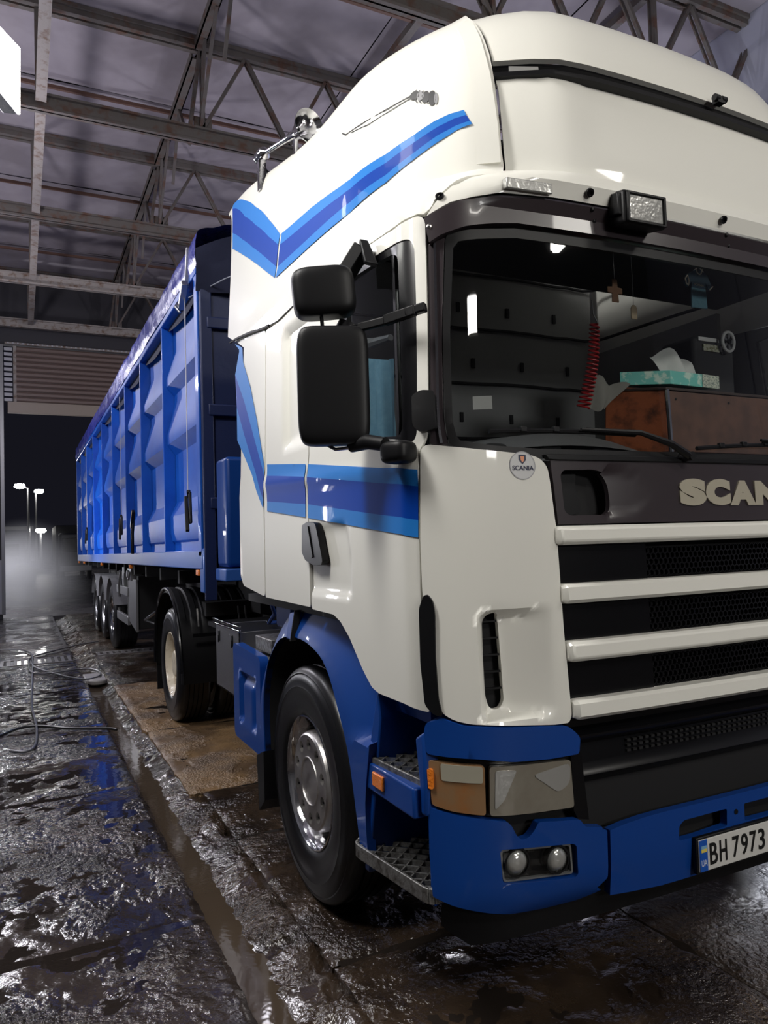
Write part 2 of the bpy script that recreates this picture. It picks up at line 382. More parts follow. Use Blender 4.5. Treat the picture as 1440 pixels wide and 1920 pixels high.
D={
 'side_fairing':[(1.859,2.844),(1.449,2.749),(1.437,2.503),(1.455,1.356),(1.615,1.37),(1.874,1.393),(1.937,1.444)],
 'rear_side':[(1.412,2.741),(1.191,2.723),(0.924,2.749),(0.806,2.767),(0.831,2.368),(0.833,1.661),(0.814,1.34),(0.95,1.341),(1.409,1.356),(1.419,2.499)],
 'recess':[(0.925,2.657),(0.819,2.651),(0.429,2.588),(0.406,2.059),(0.671,2.066),(0.933,2.111),(1.072,2.265),(1.117,2.593)],
 'door':[(0.796,2.738),(0.651,2.738),(0.278,2.723),(-0.002,2.711),(-0.169,2.726),(-0.196,2.716),(-0.206,2.695),(-0.198,2.349),(-0.181,1.986),(-0.16,1.943),(-0.137,1.921),(-0.128,1.901),(-0.115,1.622),(-0.112,1.449),(-0.117,1.293),(-0.127,1.122),(-0.138,1.061),(0.007,1.076),(0.181,1.083),(0.231,1.097),(0.298,1.151),(0.402,1.257),(0.481,1.311),(0.547,1.333),(0.781,1.338),(0.793,1.66),(0.798,1.889)],
 'door_hole':[(0.426,2.673),(0.153,2.662),(-0.09,2.653),(-0.124,2.645),(-0.144,2.612),(-0.142,2.43),(-0.131,2.169),(-0.115,1.963),(-0.099,1.943),(-0.06,1.942),(0.455,2.035)],
 'door_glass':[(0.386,2.653),(0.155,2.642),(0.012,2.633),(-0.015,2.618),(-0.015,2.527),(0.017,2.186),(0.025,1.965),(0.195,1.992),(0.416,2.04)],
 'door_arc':[(0.727,1.692),(0.544,1.658),(0.456,1.59),(0.39,1.489),(0.371,1.42),(0.418,1.393),(0.732,1.408)],
 'handle':[(0.811,1.695),(0.758,1.704),(0.648,1.692),(0.551,1.536),(0.676,1.53),(0.781,1.546),(0.825,1.58)],
 'roof_side':[(1.285,3.9),(1.615,3.246),(1.785,2.871),(1.647,2.792),(1.421,2.756),(1.199,2.737),(0.923,2.759),(0.651,2.748),(0.278,2.731),(-0.003,2.719),(-0.169,2.734),(-0.207,2.722),(-0.248,2.749),(-0.248,2.825),(-0.265,2.87),(-0.299,2.91)],
 'roof_side_top':[(-0.298,2.93),(-0.298,2.977),(-0.296,3.043),(-0.293,3.165),(-0.287,3.288),(-0.278,3.397),(-0.268,3.477),(-0.257,3.527)],
 'roof_low':[(-0.3,2.922),(-0.3,2.97),(-0.297,3.043),(-0.293,3.165),(-0.291,3.222),(-0.566,3.16),(-0.982,3.163),(-1.454,3.176),(-1.383,2.913),(-0.847,2.892),(-0.505,2.884)],
 'roof_slot':[(-0.287,3.274),(-0.291,3.222),(-0.566,3.16),(-0.982,3.163),(-1.454,3.176),(-1.494,3.236),(-1.004,3.216),(-0.578,3.208),(-0.35,3.233)],
 'roof_up':[(-0.287,3.283),(-0.28,3.396),(-0.275,3.454)],
 'ledge':[(-0.212,2.712),(-0.253,2.741),(-0.257,2.814),(-0.273,2.852),(-0.302,2.909),(-0.537,2.874),(-0.88,2.881),(-1.419,2.901),(-1.707,2.812),(-1.174,2.801),(-0.845,2.801),(-0.552,2.796),(-0.419,2.783),(-0.33,2.748)],
 'visor':[(-0.207,2.705),(-0.33,2.744),(-0.428,2.78),(-0.565,2.792),(-0.86,2.797),(-1.184,2.798),(-1.719,2.809),(-1.903,2.74),(-1.372,2.717),(-0.985,2.718),(-0.556,2.685),(-0.388,2.661),(-0.28,2.634),(-0.225,2.612)],
 'pillar':[(-0.218,2.622),(-0.3,2.635),(-0.251,1.922),(-0.217,1.923),(-0.181,1.93)],
 'screen':[(-0.307,2.644),(-0.388,2.657),(-0.556,2.681),(-0.985,2.713),(-1.372,2.712),(-1.903,2.732),(-1.75,1.89),(-1.335,1.885),(-0.618,1.882),(-0.429,1.898),(-0.251,1.92)],
 'glass':[(-0.336,2.621),(-0.565,2.651),(-0.984,2.684),(-1.37,2.684),(-1.898,2.694),(-1.765,1.92),(-1.342,1.909),(-0.625,1.9),(-0.436,1.911),(-0.28,1.933)],
 'corner':[(-0.137,1.904),(-0.148,1.921),(-0.174,1.927),(-0.371,1.905),(-0.551,1.89),(-0.592,1.879),(-0.62,1.851),(-0.628,1.797),(-0.642,1.626),(-0.646,1.305),(-0.657,1.02),(-0.646,0.996),(-0.591,0.996),(-0.283,1.027),(-0.229,1.04),(-0.186,1.064),(-0.169,1.14),(-0.151,1.328),(-0.125,1.445),(-0.123,1.622)],
 'corner_slot':[(-0.358,1.341),(-0.371,1.37),(-0.39,1.376),(-0.413,1.368),(-0.423,1.341),(-0.427,1.217),(-0.43,1.084),(-0.413,1.06),(-0.384,1.055),(-0.365,1.069),(-0.356,1.103),(-0.355,1.222)],
 'scoop':[(-0.335,1.325),(-0.341,1.376),(-0.386,1.395),(-0.556,1.38),(-0.584,1.353),(-0.592,1.185),(-0.597,1.053),(-0.581,1.025),(-0.374,1.043),(-0.348,1.07),(-0.339,1.189)],
 'strip':[(-0.112,1.397),(-0.134,1.437),(-0.149,1.442),(-0.171,1.423),(-0.178,1.38),(-0.174,1.243),(-0.18,1.107),(-0.194,1.051),(-0.159,1.058),(-0.125,1.087),(-0.111,1.224)],
 'nameplate':[(-0.636,1.875),(-1.073,1.877),(-1.75,1.885),(-1.726,1.655),(-1.181,1.655),(-0.652,1.657),(-0.642,1.806)],
 'intake':[(-0.673,1.824),(-0.687,1.837),(-0.857,1.844),(-0.902,1.833),(-0.925,1.803),(-0.935,1.742),(-0.929,1.699),(-0.91,1.688),(-0.702,1.685),(-0.681,1.698)],
 'intake_dish':[(-0.673,1.824),(-0.687,1.837),(-0.857,1.844),(-0.997,1.838),(-1.081,1.821),(-1.13,1.799),(-1.099,1.731),(-1.035,1.703),(-0.928,1.684),(-0.702,1.685),(-0.681,1.698)],
 'bar0':[(-0.635,1.652),(-0.64,1.581),(-1.719,1.583),(-1.725,1.644)],
 'bar1':[(-0.642,1.456),(-0.652,1.388),(-1.7,1.393),(-1.706,1.458)],
 'bar2':[(-0.656,1.265),(-0.666,1.194),(-1.679,1.193),(-1.686,1.263)],
 'bar3':[(-0.661,1.071),(-0.668,1.003),(-1.66,1.001),(-1.667,1.07)],
 'mesh0':[(-0.639,1.587),(-0.644,1.451),(-1.706,1.452),(-1.72,1.59)],
 'mesh1':[(-0.65,1.393),(-0.657,1.259),(-1.686,1.257),(-1.7,1.4)],
 'mesh2':[(-0.664,1.2),(-0.665,1.065),(-1.666,1.064),(-1.68,1.199)],
 'lowgrille':[(-0.668,0.997),(-1.659,0.995),(-1.647,0.62),(-1.01,0.617),(-0.925,0.62),(-0.789,0.639),(-0.695,0.682)],
 'bumper':[(-0.124,0.761),(-0.222,0.744),(-0.406,0.712),(-0.423,0.695),(-0.441,0.663),(-0.46,0.647),(-0.486,0.649),(-0.506,0.666),(-0.524,0.692),(-0.688,0.672),(-0.708,0.646),(-0.849,0.62),(-0.855,0.46),(-0.796,0.414),(-0.71,0.385),(-0.578,0.387),(-0.44,0.407),(-0.316,0.437),(-0.219,0.459),(-0.139,0.481),(-0.126,0.614)],
 'bumper_mid':[(-0.861,0.616),(-0.925,0.624),(-1.01,0.625),(-1.248,0.635),(-1.648,0.64),(-1.661,0.362),(-1.286,0.374),(-0.958,0.39),(-0.869,0.395)],
 'slotA':[(-1.171,0.525),(-1.177,0.572),(-1.2,0.587),(-1.44,0.593),(-1.442,0.532),(-1.26,0.523)],
 'slotB':[(-1.518,0.595),(-1.647,0.594),(-1.645,0.526),(-1.519,0.53)],
 'fog':[(-0.381,0.62),(-0.39,0.627),(-0.66,0.599),(-0.673,0.59),(-0.68,0.497),(-0.668,0.487),(-0.402,0.518),(-0.39,0.528)],
 'fogc':[(-0.444,0.575),(-0.601,0.557)],
 'brow':[(-0.114,0.998),(-0.125,1.029),(-0.19,1.046),(-0.261,1.023),(-0.633,0.988),(-0.662,0.966),(-0.683,0.943),(-0.678,0.891),(-0.567,0.89),(-0.425,0.899),(-0.315,0.917),(-0.126,0.931)],
 'lamp_frame':[(-0.126,0.926),(-0.315,0.913),(-0.425,0.896),(-0.567,0.887),(-0.673,0.884),(-0.678,0.702),(-0.506,0.712),(-0.337,0.729),(-0.222,0.748),(-0.129,0.764)],
 'indicator':[(-0.128,0.911),(-0.326,0.891),(-0.332,0.737),(-0.222,0.753),(-0.144,0.77)],
 'headlight':[(-0.343,0.888),(-0.485,0.881),(-0.648,0.874),(-0.665,0.716),(-0.506,0.723),(-0.344,0.735)],
 'ind_top':[(-0.128,0.911),(-0.326,0.891),(-0.325,0.836),(-0.18,0.85),(-0.171,0.829),(-0.131,0.833)],
 'badge':[(-0.526,1.854),(-0.582,1.854),(-0.523,1.806),(-0.53,1.902)],
 'lobster':[(-0.208,3.166),(-0.173,3.201)],
 'white_lamp':[(-0.336,2.828),(-0.484,2.829),(-0.585,2.799),(-0.476,2.794),(-0.418,2.787)],
 'work':[(-0.699,2.852),(-0.926,2.862),(-1.248,2.77),(-1.026,2.756)],
 'caps':[(-0.252,2.782),(-0.703,2.832),(-1.352,2.833)],
 'scr':[(-0.849,2.791),(-0.961,2.755),(-1.507,2.794),(-1.635,2.762),(-0.229,2.673)],
 'va':[(1.291,3.9),(1.217,3.638),(1.119,3.463),(0.946,3.277),(0.774,3.13),(0.799,3.088),(0.951,3.182),(1.152,3.335),(1.287,3.479),(1.389,3.752)],
 'vb':[(1.389,3.752),(1.287,3.479),(1.152,3.335),(0.951,3.182),(0.799,3.088),(0.835,3.002),(1.0,3.092),(1.221,3.221),(1.388,3.34),(1.534,3.471)],
 'vc':[(1.534,3.471),(1.388,3.34),(1.221,3.221),(1.0,3.092),(0.835,3.002),(0.864,2.962),(1.005,3.03),(1.233,3.149),(1.417,3.252),(1.585,3.357)],
 'ra':[(0.749,3.124),(0.346,3.078),(-0.035,3.021),(-0.121,3.036),(-0.17,3.062),(-0.203,3.086),(-0.226,3.096),(-0.247,3.095),(-0.25,3.078),(-0.232,3.078),(-0.209,3.067),(-0.17,3.039),(-0.121,3.01),(-0.036,2.991),(0.345,3.034),(0.773,3.08)],
 'rb':[(0.773,3.08),(0.345,3.034),(-0.036,2.991),(-0.121,3.01),(-0.17,3.039),(-0.209,3.067),(-0.232,3.078),(-0.25,3.078),(-0.255,3.059),(-0.234,3.056),(-0.208,3.042),(-0.17,3.01),(-0.12,2.975),(-0.035,2.951),(0.346,2.971),(0.81,2.995)],
 'rc':[(0.81,2.995),(0.346,2.971),(-0.035,2.951),(-0.12,2.975),(-0.17,3.01),(-0.208,3.042),(-0.234,3.056),(-0.255,3.059),(-0.258,3.049),(-0.236,3.043),(-0.208,3.023),(-0.17,2.992),(-0.12,2.954),(-0.034,2.92),(0.347,2.939),(0.847,2.958)],
 'sa':[(1.9,2.827),(1.863,2.663),(1.715,2.492),(1.578,2.27),(1.45,2.023),(1.441,1.963),(1.636,2.194),(1.833,2.426),(2.038,2.628)],
 'sb':[(2.038,2.628),(1.833,2.426),(1.636,2.194),(1.441,1.963),(1.439,1.841),(1.663,2.061),(1.827,2.233),(1.993,2.42)],
 'sc':[(1.993,2.42),(1.827,2.233),(1.663,2.061),(1.439,1.841),(1.451,1.801),(1.658,1.985),(1.823,2.111),(1.973,2.22)],
 'ka':[(1.396,2.018),(1.191,1.997),(1.002,1.978),(0.83,1.96),(0.818,1.904),(0.989,1.921),(1.177,1.94),(1.386,1.96)],
 'kb':[(1.386,1.96),(1.177,1.94),(0.989,1.921),(0.818,1.904),(0.824,1.787),(0.991,1.8),(1.174,1.815),(1.376,1.831)],
 'kc':[(1.376,1.831),(1.174,1.815),(0.991,1.8),(0.824,1.787),(0.828,1.73),(0.995,1.746),(1.178,1.764),(1.379,1.783)],
 'da':[(0.796,1.956),(0.403,1.908),(0.119,1.872),(-0.123,1.847),(-0.12,1.793),(0.122,1.819),(0.404,1.854),(0.784,1.9)],
 'db':[(0.784,1.9),(0.404,1.854),(0.122,1.819),(-0.12,1.793),(-0.115,1.683),(0.127,1.709),(0.41,1.742),(0.792,1.784)],
 'dc':[(0.792,1.784),(0.41,1.742),(0.127,1.709),(-0.115,1.683),(-0.112,1.626),(0.13,1.653),(0.413,1.686),(0.795,1.726)],
 'sticker':[(-0.441,2.09),(-0.545,2.09),(-0.545,2.041),(-0.441,2.043)],
}


# ------------------------------------------------------------ the tractor unit
truck = empty('truck', (1.27, 1.3, 0), 'white and blue tractor unit with high-roof sleeper cab standing on the wet floor', 'truck')
def cp(name, key, m, parent=truck, holes=(), f=cabf, r=0, **k):
    P = D[key] if isinstance(key, str) else key
    if r: P = rnd(P, r)
    return shell(name, P, f, m, parent, holes=[D[h] if isinstance(h, str) else h for h in holes], **k)

# dark under-skin behind every gap of the body, with openings for the windows
doorhole_big = [(.47,2.66),(.15,2.69),(-.10,2.685),(-.17,2.63),(-.16,2.3),(-.13,1.93),(-.06,1.91),(.50,2.0)]
under = [(1.86,2.72),(1.85,1.42),(.75,1.37),(.5,1.34),(.28,1.17),(.1,1.10),(-.1,1.09),(-.2,2.64),(-.1,2.70),(.6,2.74)]
cp('body_frame', under, DARK, holes=[doorhole_big], off=-.035, th=.01, step=.12)
cp('body_frame', under, DARK, holes=[doorhole_big], off=-.035, th=.01, step=.12, f=cabR)
FRAME = mat('screen_border', (.008,.008,.009), .5, spec=.3)
# white panels
side_f = [(1.86,2.835),(1.449,2.742),(1.442,2.503),(1.455,1.356),(1.50,1.358),(1.615,1.37),(1.85,1.393),(1.91,1.444),(1.90,2.2)]
o = cp('side_fairing', side_f, WHITE, r=.02, th=.02, bev=.006)
rear_s = [(1.434,2.735),(1.21,2.718),(.95,2.735),(.815,2.745),(.812,2.4),(.806,1.661),(.80,1.345),(1.444,1.352),(1.432,1.77),(1.43,2.499)]
rec = rnd([(.93,2.63),(.86,2.60),(.86,2.12),(.95,2.10),(1.07,2.20),(1.12,2.58),(1.05,2.63)], .06)
def recd(s, v):
    # pressed blank window panel behind the door
    a = min(1, max(0, (1.16-s)/.035)); b = min(1, max(0, (v-2.06)/.035)); c = min(1, max(0, (2.66-v)/.035))
    t = a*b*c; t = t*t*(3-2*t); return -.024*t+.007*math.exp(-((v-1.87-.05*(s-.4))/.028)**2)
cp('sleeper_panel', rear_s, WHITE, r=.01, th=.02, bev=.004, disp=recd, step=.025)
HOLE = rnd(D['door_hole'], .05)
def doord(s, v):
    d = .007*math.exp(-((v-1.87-.05*(s-.4))/.028)**2)
    # shallow pressing around the handle
    if s > .36 and 1.40 < v < 1.70:
        a = min(1, (s-.37-.25*max(0, v-1.56))/.03); b = min(1, (v-1.40)/.025); c = min(1, (1.70-v)/.03)
        if a > 0: d -= .012*a*max(0, b)*max(0, c)
    return d
door = cp('door', D['door'], WHITE, holes=[HOLE], r=.012, th=.022, bev=.004, disp=doord, step=.02)
inner = [(.386,2.645),(.155,2.637),(.02,2.625),(-.012,2.60),(-.012,2.50),(.0,2.2),(.01,1.985),(.03,1.97),(.20,1.99),(.416,2.05)]
inner = rnd(inner, .03)
cp('window_frame', HOLE, BLACKG, door, holes=[inner], off=-.004, th=.02, bev=.003)
cp('window_pane', inner, GLASSD, door, off=-.014, th=0)
cp('window_divider', [(.035,2.64),(.02,2.64),(.03,1.97),(.045,1.97)], BLACKG, door, off=-.006, th=.012)
hd = cp('door_handle', [(.813,1.695),(.75,1.708),(.66,1.70),(.64,1.67),(.585,1.545),(.60,1.53),(.676,1.525),(.781,1.546),(.822,1.58)], mat('handle_black', (.003,.003,.0035), .4, spec=.25), door, r=.012, off=.026, th=.03, bev=.008)
cp('handle_grip', [(.745,1.69),(.73,1.69),(.68,1.56),(.70,1.555)], MATS['handle_black'], door, r=.006, off=.031, th=.008, bev=.003)
# far door and side, plain mirror of this one (seen only through the glass)
dr = cp('far_door', D['door'], WHITE, holes=[HOLE], th=.022, f=cabR, step=.09)
cp('window_frame', HOLE, BLACKG, dr, holes=[inner], off=-.004, th=.02, f=cabR)
cp('window_pane', inner, GLASS, dr, off=-.014, th=0, f=cabR)
cp('far_side_panel', rear_s, WHITE, th=.02, step=.15, f=cabR)
cp('far_side_fairing', side_f, WHITE, th=.02, step=.15, f=cabR)
# roof: side panels with the shoulder, front faces, channel between them
seam = [(1.86,2.842),(1.73,2.81),(1.647,2.796),(1.421,2.748),(1.199,2.728),(.923,2.742),(.651,2.745),(.278,2.731),(-.003,2.719),(-.169,2.733),(-.20,2.728),(-.245,2.75),(-.247,2.824),(-.264,2.868),(-.299,2.915)]
ridge = [(-.296,2.976),(-.295,3.042),(-.292,3.164),(-.287,3.284),(-.278,3.388),(-.268,3.465),(-.257,3.53),(-.25,3.62),(-.245,3.75),(-.245,3.92),(-.245,4.2)]
rear_e = [(1.40,4.2),(1.40,3.92),(1.50,3.6),(1.68,3.25),(1.80,3.0)]
def roofd(s, v):
    d = 0
    if abs(s+.20) < .12: pass
    e = (-.25)-s
    d += .012*math.exp(-((s+.258)/.022)**2)       # raised lip along the front ridge
    d += .004*math.exp(-((v-2.83)/.02)**2)*(1 if s > -.1 else max(0, 1+(s+.1)/.15))
    return d
for f, nm in ((cabf, 'roof_side'), (cabR, 'far_roof_side')):
    cp(nm, seam+ridge+rear_e, WHITE, th=.02, step=(.022 if f is cabf else .12), disp=roofd, f=f, bev=0)
def wide(a, b, inset=0.0, n=9):
    """strip between two heights right across the front, s from left edge s0"""
    (s0, v0), (s1, v1) = a, b
    L = [(s0, v0), (s1, v1)]
    return [(s0, v0), (s1, v1)]+[(2*s_mid(v1)-s1, v1), (2*s_mid(v0)-s0, v0)]
def lowd(s, v):
    # recessed field in the front of the roof
    s2 = max(s, 2*s_mid(v)-s) if s < s_mid(v) else s
    sm = lambda a: max(0, min(1, a))**2*(3-2*max(0, min(1, a)))
    return -.014*sm((-.38-.25*max(0, 3.05-v)-s2)/.10)*sm((v-2.97)/.08)
cp('roof_front_lower', fullx([(-.302,2.915),(-.300,2.976),(-.299,3.042),(-.297,3.164),(-.294,3.20)][::1]), WHITE, th=.02, step=.03, off=-.018, disp=lowd)
cp('roof_front_upper', fullx([(-.292,3.265),(-.283,3.388),(-.273,3.465),(-.262,3.53),(-.255,3.62),(-.25,3.75),(-.25,3.90),(-.25,4.2)]), WHITE, th=.02, off=-.012, step=.06)
vs_ = fullx([(-.294,3.195),(-.290,3.27)])
cp('ridge_lip', [(-.262,2.94),(-.262,3.05),(-.258,3.20),(-.250,3.35),(-.240,3.44),(-.252,3.50),(-.262,3.50),(-.276,3.35),(-.286,3.20),(-.292,3.05),(-.294,2.94)], WHITE, off=.012, th=.03, step=.03, bev=.008)
ch = cp('roof_channel', vs_, BLACKG, off=-.035, th=.02, step=.07)
cp('channel_rail', fullx([(-.293,3.196),(-.292,3.212)]), BLACKP, ch, off=.0, th=.03, step=.1)
cp('channel_lamp', [(-.315,3.215),(-.315,3.245),(-.36,3.24),(-.36,3.215)], LENS, ch, off=-.018, th=.012)
an = MB()
pa = cabf(-1.162, 3.262, .0)
for dx in (-.02, .02): an.lathe([(-.012, 0), (-.012, .014), (.012, .014), (.012, 0)], (pa.x+dx, pa.y-.02, pa.z), 'x', 12)
an.box((pa.x-.02, pa.y-.03, pa.z-.02), (pa.x+.02, pa.y, pa.z)); an.done('clip', BLACKP, truck)
# header band and dark visor strip
hb = [(-.212,2.716),(-.250,2.752),(-.252,2.824),(-.270,2.868),(-.302,2.910)]
bl = [(-.420,2.795),(-.329,2.757)]
band = fullx([(-.553,2.805),(-.420,2.795),(-.329,2.757),(-.216,2.716),(-.250,2.752),(-.252,2.824),(-.270,2.868),(-.302,2.907),(-.542,2.885)][::-1] if False else [(-.60,2.805),(-.420,2.797),(-.329,2.759),(-.216,2.716),(-.250,2.752),(-.252,2.824),(-.270,2.868),(-.302,2.905),(-.60,2.895)])
hbn = cp('header_band', band, WHITE, off=.006, th=.03, bev=.005, step=.05)
vis = fullx([(-.60,2.700),(-.52,2.690),(-.387,2.667),(-.279,2.638),(-.225,2.615),(-.206,2.705),(-.329,2.748),(-.429,2.786),(-.60,2.797)])
vz = cp('visor_strip', vis, AUBER, off=.014, th=.03, bev=.008, step=.05)
for s, v in D['caps']:
    q = MB().lathe([(-.004, 0), (-.004, .009), (.003, .009), (.003, .015), (-.004, .016)][::-1], (0, 0, 0), 'z', 16)
    p0 = cabf(s, v, .010); n = (cabf(s, v, .02)-p0).normalized(); R = n.to_track_quat('Z', 'Y').to_matrix()
    q.v = [tuple(R @ Vector(a)+p0) for a in q.v]; q.done('screw_cap', BLACKG, hbn)
for s, v in D['scr']:
    p0 = cabf(s, v, .012); n = (cabf(s, v, .03)-p0).normalized(); R = n.to_track_quat('Z', 'Y').to_matrix()
    q = MB().lathe([(.009, 0), (.007, .006), (.002, .010), (0, .010)], (0, 0, 0), 'z', 14)
    q.v = [tuple(R @ Vector(a)+p0) for a in q.v]; q.done('screw', STEEL if s > -.3 else BLACKP, vz)


def onto(mb, s, v, h=0, yaw=0):
    p0 = cabf(s, v, h); n = (cabf(s, v, h+.02)-p0); n.z *= .3; n.normalize()
    X = Vector((0, 0, 1)).cross(n).normalized()   # to the viewer's right
    R = Matrix((X, n, Vector((0, 0, 1)))).transposed()
    mb.v = [tuple(R @ Vector(a)+p0) for a in mb.v]; return mb
onto(MB().box((-.095,-.04,-.020),(.085,.016,.018)), -.45, 2.822, -.004).done('marker_lamp', LENS, hbn, bev=.004)
# local frame: x to the left or right along the surface, y outwards, z up
mx = onto(MB().box((-.098, -.05, -.062), (.098, .045, .062)), -.98, 2.808, .03)
wl = mx.done('work_lamp', BLACKP, truck, bev=.012, seg=3)
onto(MB().box((-.078, .04, -.046), (.078, .050, .046)), -.98, 2.808, .03).done('lens', LENS, wl, bev=.010)
r4 = MB()
for a, b in (((-.09, .046, -.056), (.09, .056, -.046)), ((-.09, .046, .046), (.09, .056, .056)), ((-.09, .046, -.056), (-.078, .056, .056)), ((.078, .046, -.056), (.09, .056, .056))): r4.box(a, b)
onto(r4, -.98, 2.808, .03).done('lamp_rim', BLACKP, wl, bev=.003)
onto(MB().box((-.112, -.02, -.03), (-.095, .03, .05)), -.98, 2.808, .03).done('lamp_bracket', BLACKP, wl, bev=.004)

# windscreen, pillars
scr = fullx([(-.60,1.880),(-.428,1.898),(-.275,1.918),(-.262,1.93),(-.27,2.30),(-.300,2.63),(-.31,2.648),(-.387,2.662),(-.60,2.69)])
gin = fullx([(-.60,1.912),(-.435,1.92),(-.31,1.936),(-.30,1.95),(-.305,2.30),(-.335,2.60),(-.36,2.622),(-.6,2.655)])
ws = cp('windscreen_frame', scr, FRAME, holes=[gin], off=-.004, th=.012, step=.05)
cp('windscreen_glass', gin, GLASS, ws, off=-.006, th=0, step=.05)
pl = [(-.21,2.62),(-.298,2.640),(-.27,2.30),(-.258,1.925),(-.222,1.92),(-.178,1.93),(-.19,2.0)]
for f, nm in ((cabf, 'pillar_cover'), (cabR, 'pillar_cover')):
    a = cp(nm, pl, AUBER, off=-.008, th=.02, bev=.003, f=f)
    cp('pillar_trim', [(-.243,2.63),(-.255,2.63),(-.237,1.93),(-.225,1.93)], CHROME if f is cabf else BLACKG, a, off=.0, th=.012, f=f)
# door hinge cover by the pillar
hg = cp('hinge_cover', [(-.12,2.085),(-.165,2.10),(-.225,2.095),(-.225,1.975),(-.15,1.965),(-.118,1.99)], BLACKP, r=.015, off=.035, th=.05, bev=.008)

# corner panel with vent scoop
SL = rnd(D['corner_slot'], .01)
def scoop(s, v):
    if not (-.62 < s < -.32 and 1.01 < v < 1.41): return 0
    a = min(1, max(0, (-.330-.01*(1.4-v)-s)/.022)); c = min(1, max(0, (v-1.022)/.03)); d = min(1, max(0, (1.39-v)/.04))
    e = min(1, max(0, (s+.600)/.16)); e = e**.8
    t = a*c*d; t = t*t*(3-2*t); return -.055*t*e
crn = cp('corner_panel', 'corner', WHITE, holes=[SL], r=.02, off=.006, th=.02, step=.018, disp=scoop, bev=.004)
cp('vent_cavity', [(-.30,1.42),(-.46,1.42),(-.46,1.01),(-.30,1.01)], DARK, crn, off=-.085, th=.005, step=.05)
for k in range(5):
    v = 1.12+k*.055
    cp('louvre', [(-.345,v),(-.44,v),(-.44,v+.006),(-.345,v+.006)], BLACKP, crn, off=-.055, th=.012)
cp('corner_panel', 'corner', WHITE, off=.006, th=.02, step=.1, f=cabR)
cp('edge_trim', 'strip', BLACKP, r=.015, off=.016, th=.02, bev=.004)
# round badge sticker
bs, bv = -.523, 1.853
bd = cp('badge_sticker', [(bs+a*1.05, bv+b) for a, b in circ(0, 0, .047, 32)], mat('sticker_grey', (.62,.62,.62), .35, coat=.5), truck, off=.0075, th=0)
cp('sticker_ring', [(bs+a*1.05, bv+b) for a, b in circ(0, 0, .047, 32)], mat('ring_grey', (.36,.36,.38), .35), bd, holes=[[(bs+a*1.05, bv+b) for a, b in circ(0, 0, .044, 32)]], off=.0079, th=0)
NAVY = mat('navy_print', (.01,.012,.05), .4)
cp('sticker_shield', [(bs+.014, bv+.036),(bs-.014, bv+.036),(bs-.014, bv+.018),(bs, bv+.004),(bs+.014, bv+.018)], NAVY, bd, off=.0082, th=0)
cp('sticker_emblem', [(bs+.007, bv+.031),(bs-.007, bv+.031),(bs-.005, bv+.016),(bs, bv+.010),(bs+.006, bv+.018)], mat('orange_print', (.75,.30,.15), .4), bd, off=.0086, th=0)
def textmesh(txt, size, ex=0, offset=0, space=1):
    cu = bpy.data.curves.new('t', 'FONT'); cu.body = txt; cu.size = size; cu.extrude = ex; cu.offset = offset; cu.space_character = space
    cu.resolution_u = 4
    o = bpy.data.objects.new('t', cu); C.objects.link(o); dg = bpy.context.evaluated_depsgraph_get()
    me = bpy.data.meshes.new_from_object(o.evaluated_get(dg)); bpy.data.objects.remove(o); bpy.data.curves.remove(cu)
    me.materials.clear(); return me
def text_on(name, txt, size, s0, v0, h, m, parent, width=None, height=None, ex=0, offset=0):
    me = textmesh(txt, size, ex, offset)
    xs = [v.co.x for v in me.vertices]; ys = [v.co.y for v in me.vertices]
    kx = (width/(max(xs)-min(xs))) if width else 1; ky = (height/(max(ys)-min(ys))) if height else kx
    for v in me.vertices:
        v.co = cabf(s0-(v.co.x-min(xs))*kx, v0+(v.co.y-min(ys))*ky, h+v.co.z)
    me.update(); return mkobj(name, me, m, parent, smooth=False)
text_on('sticker_text', 'SCANIA', .02, bs+.040, bv-.016, .0086, NAVY, bd, width=.082, height=.016, offset=.0006)

# name plate panel with intakes and letters
npl = fullx([(-.70,1.656),(-.651,1.656),(-.641,1.806),(-.635,1.872),(-.70,1.874)])
ink = rnd([(-.672,1.824),(-.686,1.840),(-.856,1.843),(-.905,1.833),(-.930,1.79),(-.935,1.73),(-.930,1.699),(-.908,1.686),(-.701,1.685),(-.680,1.700)], .02)
mir = lambda P: [(2*s_mid(v)-s, v) for s, v in P[::-1]]
def npd(s, v):
    t = s if s > s_mid(v) else 2*s_mid(v)-s
    if -1.14 < t < -.90:
        vv = 1.765; hw = .078*(1-(max(0, -.96-t)/.18)**2) if t > -1.14 else 0
        if hw > .005 and abs(v-vv) < hw+.012:
            k = min(1, (hw+.012-abs(v-vv))/.02); return -.020*k*k*(3-2*k)*max(0, (t+1.14)/.24)**1.5
    return 0
NP = cp('name_panel', npl, AUBER, holes=[ink, mir(ink)], off=.004, th=.02, step=.02, bev=.003, disp=npd)
cp('intake_cavity', [(-.66,1.85),(-.95,1.85),(-.95,1.67),(-.66,1.67)], BLACKG, NP, off=-.09, th=.005, step=.08)
cp('intake_baffle', [(-.66,1.84),(-.80,1.84),(-.86,1.70),(-.66,1.68)], BLACKP, NP, r=.03, off=-.06, th=.03, bev=.006)
letters = []
s0 = -1.245
for ch_, wd in zip('SCANIA', (.132, .128, .142, .132, .048, .142)):
    text_on('letter', ch_, .1, s0, 1.714, .006, LETTER, NP, width=wd+.004, height=.100 if ch_ in 'SC' else .095, ex=.004, offset=.0085)
    s0 -= wd+.0005
